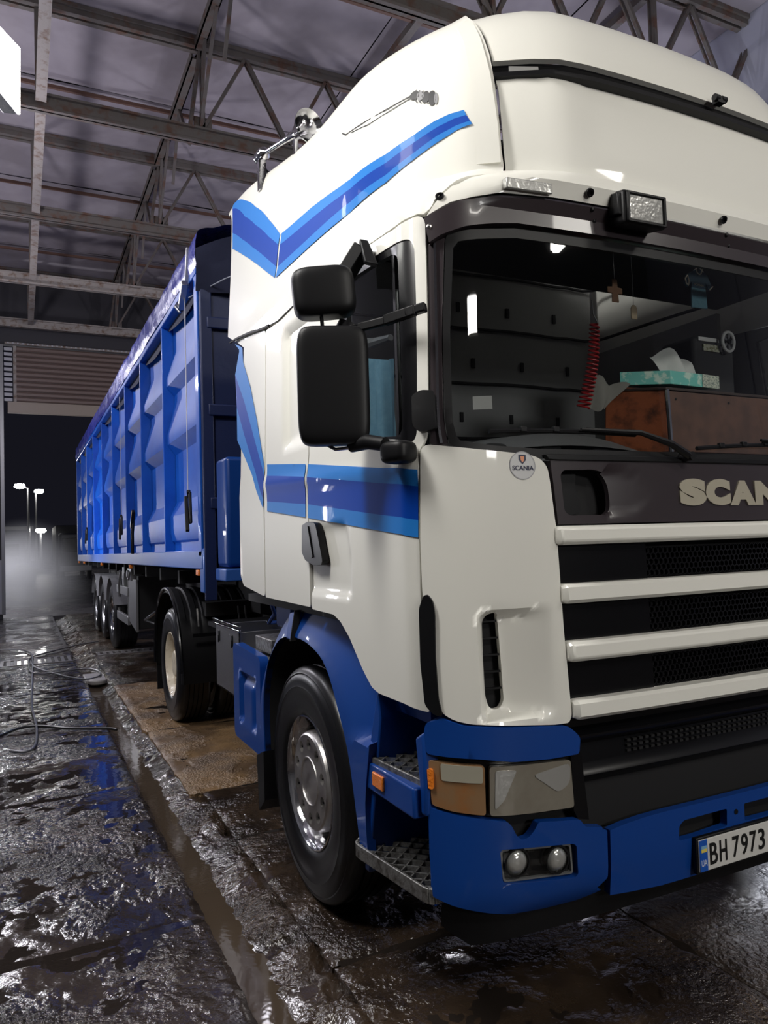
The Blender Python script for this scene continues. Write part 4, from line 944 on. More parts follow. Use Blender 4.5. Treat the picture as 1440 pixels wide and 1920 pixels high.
MB().bar((.045,2.36,1.135), (.045,3.0,1.135), .02, .014).bar((.045,2.36,1.11), (.045,3.0,1.11), .016, .012).done('box_lip', CHROME, bx, bev=.003)
for y in (2.55, 2.88): MB().box((.044,y-.015,1.00), (.05,y+.015,1.07)).box((.040,y-.006,.99), (.046,y+.006,1.04)).done('box_latch', BLACKP, bx, bev=.003)
rbox('catwalk_tread', (.10,1.92,1.02), (.42,2.22,1.10), DIRTYALU, truck, bev=.006)
# chassis, deck between cab and trailer
q = MB(); q.box((.83,.4,.72), (.91,6.6,1.0)); q.box((1.63,.4,.72), (1.71,6.6,1.0)); q.box((.83,6.4,.75), (1.7,6.5,.98)); q.box((.83,3.4,.75), (1.7,3.5,.98)); q.box((.6,.35,.45), (2.0,1.1,1.1)); q.done('chassis_frame', DARK, truck)
MB().box((.14,2.45,1.03), (2.3,3.6,1.06)).done('catwalk', BLACKP, truck)
q = MB(); q.lathe([(-.5,0),(-.5,.3),(.5,.3),(.5,0)], (1.5,3.0,.75), 'y', 24); q.box((.45,2.3,.3), (1.0,3.3,.95)); q.done('underbody_tank', DARK, truck, bev=.02)
MB().lathe([(.28,0),(.28,.1),(.9,.1),(.9,.05),(2.25,.05),(2.25,.1),(2.4,.0)], (0,5.22,.53), 'x', 16).done('rear_axle', DARK, truck)
MB().lathe([(.3,.06),(2.2,.06)], (0,1.3,.5), 'x', 12).done('front_axle', DARK, truck)
# blue hydraulic tank behind the cab
rbox('hydraulic_tank', (.22,3.30,1.46), (1.05,3.60,2.26), BLUE, truck, bev=.03)
rbox('tank_bracket', (.20,3.28,1.36), (.50,3.58,1.45), TRBLUE2, truck, bev=.01)
q = MB(); q.tube([(.20,2.25,1.30),(.26,2.35,1.20),(.30,2.6,1.12),(.45,2.8,1.1)], .012, 8); q.done('air_line', BLUE, truck)
q = MB(); q.tube([(.30,2.2,1.25),(.42,2.5,1.05),(.6,2.9,1.10),(.9,3.2,1.25)], .014, 8); q.done('cable', BLACKP, truck)
# ribbed mudguard over the drive wheels
def guard():
    q = MB(); pr = []; x = .12
    while x < .80:
        pr += [(x, 0), (x+.012, .014), (x+.060, .014), (x+.072, 0), (x+.10, 0)]; x += .10
    n = 36; vs = []; fs = []; k = len(pr)
    for i in range(n+1):
        a = radians(-8)+radians(196)*i/n; cy, cz = 5.22, .55
        rr = .655; sup = 1.0
        for (px, dr_) in pr:
            kk = max(0, min(1, (radians(150)-a)/.3)); r = rr+dr_*kk-(.018 if px < .13 else 0)
            y = cy+r*math.copysign(abs(cos(a))**.85, cos(a))*1.04; z = cz+r*math.copysign(abs(sin(a))**.9, sin(a))*1.03
            vs.append((px, y, z))
    for i in range(n):
        for j in range(k-1): fs.append((i*k+j, i*k+j+1, (i+1)*k+j+1, (i+1)*k+j))
    m0 = len(vs); vs += [(a, b-(b-5.22)*.025, c-(c-.55)*.025) for a, b, c in vs]; fs += [tuple(i+m0 for i in f[::-1]) for f in fs]
    for i in range(n): fs.append((i*k, (i+1)*k, (i+1)*k+m0, i*k+m0)); fs.append((i*k+k-1+m0, (i+1)*k+k-1+m0, (i+1)*k+k-1, i*k+k-1))
    q.add(vs, fs); return q
gd = guard().done('mudguard', BLACKP, truck, ang=25)
q = MB(); q.tube([(.115, 5.22+.66*1.06*cos(radians(a)), .55+.66*1.03*sin(radians(a))) for a in range(-8, 190, 9)], .014, 8); q.done('mudguard_edge', BLACKG, gd)
MB().box((.13,5.90,.18), (.72,5.92,.60)).done('mud_flap', BLACKP, truck)
q = MB(); q.bar((.20,4.46,.86), (.80,4.46,.86), .02, .03); 
q.done('guard_bar', CHROME if False else BLACKG, truck)
for x in (.26, .62, .68): MB().bar((x,4.50,.93), (x,4.55,1.08), .012, .01).done('guard_clip', STEEL, gd)
q = MB(); q.bar((.16,5.92,.98), (.06,6.18,.86), .03, .02); q.bar((.06,6.18,.86), (.20,6.02,.80), .02, .015); q.done('tail_bracket', ALU, truck, bev=.003)
# fifth wheel plate
q = MB(); q.lathe([(0,0),(0,.45),(.04,.45),(.04,0)], (1.27,5.15,1.12), 'z', 32); q.box((.9,4.8,1.0), (1.65,5.4,1.12)); q.done('fifth_wheel', BLACKP, truck)

# ------------------------------------------------------------ inside the cab
rw = MB()
rear = rbox('rear_lining', (.20,1.98,1.8), (2.48,2.03,3.40), CABIN, truck, bev=0)
def lining_y(x): return 1.96
for k, z in enumerate((2.25, 2.60, 2.95, 3.30)):
    P = [(.33, 1.968, z-.30), (.36, 1.966, z-.10), (.45, 1.964, z-.02)]+[(.55+.1*i, 1.962, z+.006*sin(i*.6)) for i in range(17)]+[(2.25,1.962,z+.005),(2.40,1.962,z),(2.462,1.93,z),(2.472,1.85,z-.005),(2.472,1.4,z-.015),(2.472,1.0,z-.03)]
    MB().tube(P, .010, 6).done('lining_seam', DARK, rear)
    for j in range(5):
        x = .62+j*.38+(.1 if k % 2 else 0); MB().box((x,1.966,z+.10), (x+.022,1.979,z+.16)).done('lining_tab', DARK, rear)
for x, sd in ((.17, 1), (2.48, -1)):
    MB().box((x,.95,1.36), (x+.03*sd if sd > 0 else x+.03, 1.98, 2.86)).done('side_lining', CABIN, truck)
MB().box((.7,.75,3.40), (1.85,2.0,3.43)).done('cab_ceiling', CABD, truck)
rbox('overhead_console', (.32,.46,2.87), (2.48,.95,3.0), CABD, truck, bev=.03)
rbox('bunk', (.2,1.45,1.34), (2.48,1.98,1.98), CABIN, truck, bev=.05)
# dashboard: a long swept form with a hood
q = MB(); prof = [(.20,1.84),(.24,1.895),(.34,1.93),(.48,1.96),(.60,1.97),(.68,1.93),(.72,1.82),(.72,1.5),(.2,1.5)]
q.prism([(.16, y, z) for y, z in prof], (2.34, 0, 0)); ds = q.done('dashboard', DASH, truck, bev=.02)
q = MB(); n = 14
for i in range(n+1):
    t = i/n; x = .42+.95*t; h = .10*sin(pi*min(1, t*1.02))**.6
    q.v += [(x, .30, 1.915+h*.55), (x, .42, 1.935+h), (x, .62, 1.95+h), (x, .66, 1.90)]
for i in range(n): 
    for j in range(3): q.f.append((i*4+j, i*4+j+1, (i+1)*4+j+1, (i+1)*4+j))
recalc(q.done('dashboard_hood', DASH, ds))
for i in range(3): softbox((.50+.26*i, .335, 1.955), .10, .02, .035, DARK, 'air_vent', ds, n=3)
for k, (x, w_) in enumerate(((.50, .52), (1.55, .52))):
    seat = MB(); seat.box((x, 1.0, 1.5), (x+w_, 1.45, 1.7)); st = seat.done('seat_cushion', CABD, truck, bev=.05, seg=4)
    rbox('seat_back', (x, 1.30, 1.65), (x+w_, 1.46, 2.08), CABD, truck, bev=.05)
MB().lathe([(r*0, 0) for r in (1,)], (0,0,0), 'x', 3)
q = MB(); R_ = Matrix.Rotation(radians(-35), 3, 'X')
q.tube([R_ @ Vector((.24*cos(a), .24*sin(a), 0))+Vector((1.85,.78,2.02)) for a in [2*pi*i/40 for i in range(41)]], .016, 8, cap=False); q.done('steering_wheel', CABD, truck)
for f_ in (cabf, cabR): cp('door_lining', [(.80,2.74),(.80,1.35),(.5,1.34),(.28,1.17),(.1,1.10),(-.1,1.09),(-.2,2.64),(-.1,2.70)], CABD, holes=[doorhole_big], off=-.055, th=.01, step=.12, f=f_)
# coiled red cord hanging from the overhead console
n = 20*14; P = []
for i in range(n+1):
    t = i/n; a = 2*pi*20*t; z = 2.52-.37*t; x = 1.105-.085*t+.02*sin(t*3); r = .020+.009*t
    P.append((x+r*cos(a), .44+r*.8*sin(a), z+.004*sin(a)))
rc = MB().tube(P, .0042, 5).done('coiled_cord', RED, truck)
MB().tube([(1.095,.44,2.62),(1.10,.44,2.56),(1.115,.44,2.535),(1.125,.44,2.52)], .003, 5).done('cord_lead', mat('cord_grey', (.2,.2,.2), .5), rc)
# curtain-like towel hung inside the door window
V = []; F = []; nu, nv = 34, 12
for j in range(nv+1):
    for i in range(nu+1):
        t = i/nu; u = j/nv; y = .93-.50*t; top = 2.33+.03*sin(t*5)-.07*max(0, t-.8); z = top-(top-1.93)*u
        V.append((.125+.020*sin(t*22+u*.8)*(.35+.65*u)+.008*sin(t*51), y-.05*u*sin(t*3), z))
for j in range(nv):
    for i in range(nu): F.append((j*(nu+1)+i, j*(nu+1)+i+1, (j+1)*(nu+1)+i+1, (j+1)*(nu+1)+i))
tw = obj('towel', V, F, mat('towel_blue', (.20,.42,.56), .95, bump=(900, .6, 2), var=((.26,.50,.64), 30, .4, .7)), None, ang=80)
tag(tw, 'pale blue towel hanging in folds behind the cab door window', 'towel')
q = MB(); q.tube([(.14,.95,2.56),(.13,.72,2.42),(.125,.60,2.385),(.13,.45,2.37)], [.012,.02,.02,.012], 8); q.done('grab_handle', mat('strap_grey', (.12,.12,.12), .6), truck)
# small paper on the screen
cp('windscreen_sticker', [(-.405,2.085),(-.49,2.090),(-.49,2.045),(-.405,2.040)], mat('paper_grey', (.30,.30,.29), .7), ws, off=-.012, th=0)

# things lying or hanging in the cab
t = empty('mini_shirt', (1.585, .30, 2.79), 'tiny blue football shirt on a hanger hung behind the top of the windscreen', 'ornament')
NB = mat('shirt_navy', (.03,.07,.11), .85); LB = mat('shirt_light_blue', (.11,.24,.30), .85, bump=(60, .4, 3))
def flat(pts, th=.006, x0=0, y0=.30, z0=0): return [(x0+a, y0, z0+b) for a, b in pts]
MB().prism(flat([(1.535,2.75),(1.57,2.77),(1.585,2.755),(1.60,2.77),(1.64,2.75),(1.665,2.70),(1.645,2.685),(1.625,2.71),(1.625,2.685),(1.54,2.685),(1.54,2.71),(1.515,2.685),(1.495,2.70),(1.51,2.74)]), (0, .008, 0)).done('shirt_top', NB, t, bev=.002)
MB().prism(flat([(1.625,2.686),(1.632,2.60),(1.535,2.597),(1.54,2.686)]), (0, .008, 0)).done('shirt_bottom', LB, t, bev=.002)
TRM = mat('shirt_trim', (.55,.50,.42), .8)
MB().tube([(1.565,.298,2.772),(1.573,.297,2.752),(1.585,.297,2.746),(1.597,.297,2.752),(1.606,.298,2.772)], .003, 5).done('collar', TRM, t)
MB().tube([(1.512,.297,2.735),(1.497,.297,2.718),(1.502,.297,2.698),(1.515,.297,2.690),(1.52,.297,2.71),(1.512,.297,2.735)], .003, 5).done('sleeve_trim', TRM, t)
MB().tube([(1.645,.297,2.685),(1.666,.297,2.702)], .003, 5).done('sleeve_trim', TRM, t)
me = textmesh('SCANIA', .018, .0005); 
for v in me.vertices: v.co = Vector((1.549+v.co.x*.95, .2965-v.co.z, 2.694+v.co.y*.8))
me.update(); mkobj('shirt_lettering', me, TRM, t, smooth=False)
MB().tube([(1.555,.30,2.762),(1.585,.30,2.782),(1.615,.30,2.762)], .002, 5).tube([(1.585,.30,2.782),(1.585,.30,2.81)], .0016, 5).done('hanger', STEEL, t)
t = empty('cross_pendant', (1.09,.30,2.66), 'brown cross-shaped air freshener hanging behind the windscreen left of the tiny shirt', 'air freshener')
MB().prism(flat([(1.082,2.665),(1.108,2.665),(1.110,2.632),(1.135,2.630),(1.135,2.606),(1.112,2.604),(1.115,2.568),(1.077,2.568),(1.080,2.604),(1.055,2.606),(1.055,2.630),(1.082,2.632)]), (0, .006, 0)).done('cross', mat('kraft_brown', (.22,.12,.07), .8), t, bev=.003)
MB().tube([(1.095,.303,2.665),(1.094,.303,2.79)], .0012, 4).done('string', GREY, t)
t = empty('tag_pendant', (1.195,.30,2.56), 'small beige tag hanging behind the windscreen between cross and tiny shirt', 'tag')
MB().prism(flat(rnd([(1.178,2.555),(1.187,2.568),(1.203,2.568),(1.212,2.555),(1.212,2.508),(1.178,2.508)], .006)), (0, .005, 0)).done('tag_plate', mat('beige_card', (.28,.22,.15), .8), t, bev=.002)
MB().tube([(1.195,.303,2.566),(1.192,.303,2.79)], .001, 4).done('string', GREY, t)
t = empty('dashboard_cabinet', (1.78,.5,1.97), 'low brown wooden cabinet with copper-coloured side standing on the dashboard', 'cabinet')
COP = mat('copper_panel', (.40,.12,.05), .38, metal=.35, var=((.10,.04,.025), 12, .45, .68), bump=(40, .15, 3)); BRN = mat('brown_panel', (.13,.065,.045), .5, var=((.085,.045,.033), 9, .4, .6))
MB().prism([(1.475,.40,1.975),(2.25,.40,1.975),(2.25,.40,2.245),(1.475,.40,2.245)], (0, .018, 0)).done('front_board', BRN, t, bev=.003)
MB().prism([(1.47,.405,1.975),(1.30,.62,1.975),(1.32,.62,2.30),(1.465,.405,2.25)], (.02, .015, 0)).done('side_board', COP, t, bev=.003)
MB().bar((1.478,.395,1.972), (1.468,.397,2.25), .012, .012, up=(0,1,0)).done('corner_strip', CHROME, t)
MB().prism([(1.46,.395,2.248),(2.27,.395,2.248),(2.27,.64,2.275),(1.30,.64,2.275)], (0, 0, .012)).done('top_board', mat('dark_wood', (.04,.025,.02), .5), t, bev=.002)
for x, z in ((1.52,2.21), (1.86,2.21), (2.2,2.21)): MB().lathe([(-.004,0),(-.002,.006),(0,.006)], (x,.40,z), 'y', 10).done('cabinet_screw', DARK, t)
rbox('inner_box', (1.36,.62,1.975), (2.25,.66,2.27), BRN, t, bev=0)
t = empty('tissue_box', (1.7,.50,2.29), 'flat mint green tissue box with white tissue lying on the brown dashboard cabinet', 'tissue box')
TE = mat('mint_card', (.16,.52,.46), .5, var=((.55,.72,.62), 22, .52, .6)); 
bx = MB().prism([(1.35,.56,2.292),(1.52,.42,2.282),(1.86,.45,2.286),(1.70,.60,2.294)], (0, 0, .062)).done('carton', TE, t, bev=.003)
MB().prism([(1.74,.438,2.286),(1.862,.449,2.286),(1.862,.449,2.346),(1.74,.438,2.346)], (0, -.002, 0)).done('printed_panel', mat('speckled_card', (.55,.58,.48), .5, var=((.15,.2,.18), 150, .45, .6)), t)
V = []; F = []
for j in range(11):
    for i in range(15):
        u = i/14; v = j/10; V.append((1.55+.24*u-.05*v*(1-u), .50+.02*sin(u*9)+.03*v, 2.345+.125*v*(1-.55*abs(u-.45)**1.3*1.6)+.012*sin(u*12+v*3)))
for j in range(10):
    for i in range(14): F.append((j*15+i, j*15+i+1, (j+1)*15+i+1, (j+1)*15+i))
obj('tissue', V, F, mat('tissue_white', (.62,.62,.60), .9), t, ang=80)
t = empty('paper_bag', (1.22,.55,2.2), 'crumpled pale paper standing beside the red coiled cord on the dashboard', 'paper')
V = []; F = []
for j in range(9):
    for i in range(11):
        u = i/10; v = j/8; V.append((1.14+.04*v+(.10+.10*v)*u, .54+.015*sin(u*7+v*4), 2.17+.15*v-.05*u*v*(1 if u < .6 else .6)+.01*sin(9*u)))
for j in range(8):
    for i in range(10): F.append((j*11+i, j*11+i+1, (j+1)*11+i+1, (j+1)*11+i))
obj('paper_sheet', V, F, mat('paper_dim', (.16,.155,.14), .9), t, ang=80)
t = empty('cab_radio_unit', (2.0,.66,2.4), 'dark boxy device with white labels standing behind the tissue box in the cab', 'device')
rbox('unit_body', (1.93,.64,2.30), (2.22,.86,2.60), CABD, t, bev=.02)
rbox('unit_label', (1.955,.632,2.575), (2.10,.640,2.595), mat('label_white', (.6,.6,.6), .6), t, bev=0); rbox('unit_label', (1.985,.630,2.525), (2.10,.640,2.560), mat('label_cream', (.5,.5,.4), .6, var=((.2,.2,.1), 60, .5, .6)), t, bev=0)
rbox('unit_window', (1.80,.80,2.30), (2.2,.81,2.44), mat('lilac_panel', (.42,.42,.52), .6), t, bev=.01)
t = empty('dash_fan', (2.13,.60,2.55), 'small round white-rimmed fan fixed on top of the dark device in the cab', 'fan')
q = MB(); q.tube([(2.13+.042*cos(a), .60, 2.575+.05*sin(a)) for a in [2*pi*i/28 for i in range(29)]], .008, 8, cap=False); q.done('fan_ring', mat('label_white', (.6,.6,.6), .6), t)
q = MB()
for k in range(5):
    a = 2*pi*k/5; q.prism([(2.13,.60,2.575),(2.13+.035*cos(a-.3),.60,2.575+.042*sin(a-.3)),(2.13+.035*cos(a+.3),.60,2.575+.042*sin(a+.3))], (0, .006, 0))
q.done('fan_blade', GREY, t); MB().lathe([(-.012,0),(-.01,.012),(.02,.012)], (2.13,.60,2.575), 'y', 14).done('fan_hub', BLACKP, t)

# ------------------------------------------------------------ the semi-trailer
TX = .15; T0 = 3.74; T1 = 17.45
def zb(y): return 1.44-.09*(y-T0)/(T1-T0)
def zt(y): return 3.79+.03*(y-T0)/(T1-T0)
trl = empty('semi_trailer', (1.3, 10, 0), 'long blue tipper trailer with ribbed side panels and tarpaulin roof coupled behind the tractor unit', 'trailer')
def rail(name, z0, z1, x0, x1, m, zf=zb, **k):
    q = MB(); a, b = T0, T1
    q.add([(x0,a,zf(a)+z0),(x1,a,zf(a)+z0),(x1,b,zf(b)+z0),(x0,b,zf(b)+z0),(x0,a,zf(a)+z1),(x1,a,zf(a)+z1),(x1,b,zf(b)+z1),(x0,b,zf(b)+z1)],
          [(3,2,1,0),(4,5,6,7),(0,1,5,4),(1,2,6,5),(2,3,7,6),(3,0,4,7)])
    return q.done(name, m, trl, bev=.008, **k)
rail('bottom_rail', 0, .145, TX-.015, TX+.12, TRBLUE2)
rail('top_rail', -.06, .03, TX-.02, TX+.10, TRBLUE, zf=zt)
rail('far_wall', .0, 2.35, 2.34, 2.40, TRBLUE)
rail('trailer_floor', .06, .12, TX+.05, 2.36, DARK)
posts = [3.80, 5.34, 6.80, 8.20, 9.73, 11.30, 12.95, 14.45, 15.95, 17.40]
for k, y in enumerate(posts):
    w_ = .055 if k in (0, 9) else .018
    q = MB(); q.add([(TX-.015,y-w_,zb(y)+.10),(TX+.10,y-w_,zb(y)+.10),(TX+.10,y+w_,zb(y)+.10),(TX-.015,y+w_,zb(y)+.10),(TX-.015,y-w_,zt(y)),(TX+.10,y-w_,zt(y)),(TX+.10,y+w_,zt(y)),(TX-.015,y+w_,zt(y))],
          [(3,2,1,0),(4,5,6,7),(0,1,5,4),(1,2,6,5),(2,3,7,6),(3,0,4,7)])
    q.done('side_post', TRBLUE, trl, bev=.006)
PP = [(0,.075),(.10,.075),(.12,.05),(.20,.035),(.36,.035),(.50,.095),(.98,.095),(1.08,.02),(1.18,.02),(1.50,.095),(1.58,.095),(1.66,.02),(1.74,.02),(2.0,.095),(2.30,.095)]
for k in range(len(posts)-1):
    y0, y1 = posts[k]+.03, posts[k+1]-.03; YS = [y0, y0+.02, y0+.06, y1-.06, y1-.02, y1]; ny = 5; vs = []; fs = []
    for j in range(ny+1):
        y = YS[j]
        e = 1        # pressings run out before the posts
        for h, d in PP: vs.append((TX+.095+(d-.095)*max(0, (e if k % 1 == 0 else 1)), y, zb(y)+.13+h*(zt(y)-zb(y)-.16)/2.30))
    n = len(PP)
    for j in range(ny):
        for i in range(n-1): fs.append((j*n+i, (j+1)*n+i, (j+1)*n+i+1, j*n+i+1))
    m0 = len(vs); vs += [(TX+.11, vs[i][1], vs[i][2]) for i in list(range(n))+list(range(ny*n, ny*n+n))]
    for i in range(n-1): fs += [(i, i+1, m0+i+1, m0+i), (ny*n+i+1, ny*n+i, m0+n+i, m0+n+i+1)]
    o = obj('side_panel', vs, fs, TRBLUE, trl, ang=20)
# front wall
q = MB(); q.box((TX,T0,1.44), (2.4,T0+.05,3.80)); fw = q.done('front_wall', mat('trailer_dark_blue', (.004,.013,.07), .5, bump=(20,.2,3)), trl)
for z in (1.9, 2.62, 3.3): rbox('wall_rib', (TX+.05,T0-.05,z), (2.35,T0,z+.09), fw.data.materials[0], fw, bev=.01)
for x in (TX, 1.2, 2.3): rbox('wall_rib', (x,T0-.04,1.20), (x+.09,T0,3.80), fw.data.materials[0], fw, bev=.01)
q = MB(); q.box((TX-.01,T0-.03,1.26), (TX+.09,T0+.10,1.6)); q.done('corner_foot', TRBLUE2, trl, bev=.01)
# tarpaulin: side flap and arched cover
def tarp():
    vs = []; fs = []; prof = [(TX-.025,.0),(TX-.035,.06),(TX-.03,.14),(TX-.02,.24),(TX+.05,.29),(TX+.35,.37),(1.3,.43),(2.1,.37),(2.42,.28),(2.43,.0)]
    ny = 150; sub = 4; P = smoothp([(a, b) for a, b in prof], 3)
    for j in range(ny+1):
        y = T0-.06+(T1-T0+.1)*j/ny
        for i, (x, h) in enumerate(P):
            wv = noise.noise(Vector((x*3, y*2.2, h*6)))*.012+noise.noise(Vector((x*9, y*9, h*22)))*.007
            sag = .012*cos(2*pi*y/1.5)*(1 if h > .3 else 0)
            vs.append((x-(wv if h < .3 else 0), y, zt(y)+.0+h+(wv+sag if h > .3 else wv*.4 if h > 0 else -.01*abs(sin(y*2.1)))))
    n = len(P)
    for j in range(ny):
        for i in range(n-1): fs.append((j*n+i, j*n+i+1, (j+1)*n+i+1, (j+1)*n+i))
    m0 = len(vs)
    return obj('tarpaulin', vs, fs, TARP, trl, ang=60)
tarp()
V = []; F = []
for j in range(9):
    for i in range(31):
        x = TX-.03+(2.46-TX)*i/30; h = .42-.30*(abs(x-1.3)/1.15)**2; z = 3.80+h-(h+.22)*j/8
        V.append((x, T0-.07+.02*noise.noise(Vector((x*5, j*.7, 0)))+.03*sin(x*9)*(j/8)-.02*(1-abs(j-4)/4), z))
for j in range(8):
    for i in range(30): F.append((j*31+i, (j+1)*31+i, (j+1)*31+i+1, j*31+i+1))
obj('tarpaulin_front', V, F, TARPD, trl, ang=60)
for y in [4.3+.75*k for k in range(17)]:
    pass
# scallops of dark cloth showing under the top rail
for k in range(len(posts)-1):
    y0, y1 = posts[k]+.05, posts[k+1]-.05; V = []; F = []
    for i in range(13):
        u = i/12; y = y0+(y1-y0)*u; V += [(TX+.06, y, zt(y)-.04), (TX+.045, y, zt(y)-.10-.10*sin(pi*u)**.7*(1-.5*u))]
    for i in range(12): F.append((2*i, 2*i+1, 2*i+3, 2*i+2))
    obj('cover_fold', V, F, TARPD, trl)
# tie-down straps with ratchet handles
for k, y in enumerate((4.12, 8.55, 14.3)):
    s_ = MB().bar((TX-.035, y-.03, 3.66), (TX-.03, y+.02, 2.02), .022, .004, up=(1,0,0)).done('strap', mat('strap_webbing', (.42,.42,.46), .5, bump=(300,.3,2)), trl)
    q = MB().bar((TX-.055,y-.02,2.02), (TX-.075,y-.16,1.74), .03, .035).bar((TX-.05,y-.10,2.06), (TX-.03,y-.02,2.02), .03, .03).bar((TX-.04,y-.10,2.05), (TX-.045,y-.14,1.80), .05, .02)
    q.done('ratchet_handle', BLACKP, trl, bev=.006)
q = MB().bar((TX-.04,4.22,3.60), (TX-.06,3.95,3.72), .05, .05).tube([(TX-.05,4.23,3.66),(TX-.09,4.20,3.60),(TX-.06,4.16,3.54)], .012, 8)
q.bar((TX-.03,4.02,3.72), (TX-.02,3.98,4.02), .03, .04); q.done('tarp_buckle', ALU, trl, bev=.004)
MB().tube([(TX-.02,4.0,3.62),(.30,3.5,3.63),(.34,2.4,3.40)], .006, 5).done('guy_rope', mat('rope_grey', (.25,.27,.32), .7), trl)
q = MB()
for y in (7.35,): q.tube([(TX-.03,y,2.05),(TX-.05,y,1.80),(TX-.05,y+.02,1.55)], .02, 8); q.bar((TX-.05,y-.1,2.06), (TX-.05,y+.06,1.86), .04, .05)
q.done('valve_handle', BLACKP, trl, bev=.006)
# running gear
def twheel(y):
    c = (.22, y, .523); root = empty('trailer_wheel', c); root.parent = trl; root.location = Vector(c)-Vector(trl.location)
    tyre('tyre', c, root, w=.375)
    MB().lathe([(.030,.290),(.024,.298),(.018,.2985),(.016,.292),(.024,.283),(.045,.276),(.065,.262),(.10,.255),(.12,.21),(.12,.14),(.04,.12),(.02,.10),(.02,0)], c, 'x', 48).done('rim', CHROME if y < 12 else ALU, root)
    nuts(c, .095, .1675, 10, root, STEEL, L=.02)
for y in (11.0, 12.42, 13.84): twheel(y)
for y in (11.0, 12.42, 13.84):
    tyre('far_tyre', (1.95, y, .523), trl, w=.375)
    MB().lathe([(.3,.07),(2.2,.07)], (0,y,.52), 'x', 12).done('axle', DARK, trl)
    q = MB(); V = []; 
    for i in range(13):
        a = radians(20+140*i/12); V.append((y+.62*cos(a), .52+.62*sin(a)))
    q.v = [(x, a, b) for x in (.20, .60) for a, b in V]; q.f = [(i, i+1, i+14, i+13) for i in range(12)]
    q.done('trailer_mudguard', mat('pale_mudguard', (.30,.30,.32), .35, metal=.4), trl)
q = MB(); q.box((.75,4.3,1.02), (.85,16.5,1.30)); q.box((1.75,4.3,1.02), (1.85,16.5,1.30)); q.done('trailer_chassis', DARK, trl)
for y in range(5, 17): MB().box((.2,y,1.28), (2.3,y+.08,1.40)).done('cross_member', DARK, trl)
# grey side locker, leg and brackets
q = MB(); q.add([(.24,8.95,.62),(.24,8.20,.52),(.24,8.20,1.20),(.24,8.95,1.20),(.27,8.95,.62),(.27,8.20,.52),(.27,8.20,1.20),(.27,8.95,1.20)], [(0,1,2,3),(7,6,5,4),(0,4,5,1),(1,5,6,2),(2,6,7,3),(3,7,4,0)])
q.done('locker_panel', GREY, trl, bev=.004)
rbox('side_guard', (.22,8.9,.95), (.26,10.2,1.07), GREY, trl, bev=.006); rbox('side_guard', (.22,8.9,.55), (.26,10.2,.67), GREY, trl, bev=.006)
rbox('locker_box', (.28,8.25,.55), (.8,9.4,1.25), DARK, trl, bev=.01)
q = MB(); q.box((.22,8.5,1.18), (.36,8.9,1.34)); q.tube([(.21,8.55,1.30),(.20,8.6,1.2),(.22,8.8,1.22)], .015, 6); q.lathe([(-.02,0),(-.02,.05),(.02,.05),(.02,0)], (.21,8.72,1.27), 'x', 14); q.done('winch', ALU, trl, bev=.004)
q = MB(); q.box((.26,9.6,1.0), (.36,9.8,1.34)); q.tube([(.22,9.6,1.3),(.21,9.75,1.1),(.22,9.8,.9)], .02, 6); q.done('landing_bracket', ALU, trl, bev=.004)
for y in (3.86, 7.9, 11.6, 15.6, 17.1): MB().box((TX-.02,y,zb(y)-.05), (TX+.02,y+.09,zb(y)-.005)).done('marker_light', AMBER, trl, bev=.004)
q = MB(); q.box((.35,4.6,1.0), (2.2,6.6,1.12)); q.done('coupling_plate', DARK, trl)

# ------------------------------------------------------------ the wash hall
H1 = 7.0; H2 = 8.3; YE = 18.3
CEIL = mat('stained_ceiling', (.36,.325,.36), .8, var=((.25,.222,.245), .8, .40, .64), bump=(1.3, .2, 3))
def st(o): o['kind'] = 'structure'; return o
RUST = mat('rusty_steel', (.13,.115,.105), .6, var=((.12,.065,.045), 6, .5, .66), bump=(30,.3,4))
PALE = mat('pale_steel', (.30,.27,.25), .55, var=((.16,.10,.07), 8, .5, .68), bump=(30,.3,4))
ceil_ = st(MB().box((-4.0,-6.5,H2+.16), (13.0,YE,H2+.20)).done('ceiling', DARK))
CG = (.205,.18,.22)
frames = [1.2, 4.5, 7.8, 11.1, 14.4, 17.7]
xs_ = [-4.0,-.83,1.15,3.3,5.45,7.6,9.75,13.0]; ys_ = [-6.5,-2.1]+frames+[YE]
n_ = 0
for j in range(len(ys_)-1):
    for i in range(len(xs_)-1):
        for h in (0, 1):
            y0 = ys_[j]+(ys_[j+1]-ys_[j])*h/2+.01; y1 = ys_[j]+(ys_[j+1]-ys_[j])*(h+1)/2-.01; x0, x1 = xs_[i]+.01, xs_[i+1]-.01
            V = []; F = []; sg = 8; ph = random.random()*9
            for a in range(sg+1):
                for b in range(sg+1):
                    u, v = a/sg, b/sg; V.append((x0+(x1-x0)*u, y0+(y1-y0)*v, H2+.11-.02*sin(pi*u)*sin(pi*v)+.012*noise.noise(Vector((u*3+ph, v*3, ph)))))
            for a in range(sg):
                for b in range(sg): F.append((a*(sg+1)+b, a*(sg+1)+b+1, (a+1)*(sg+1)+b+1, (a+1)*(sg+1)+b))
            o = obj('ceiling_panel', V, F, CEIL, ceil_)
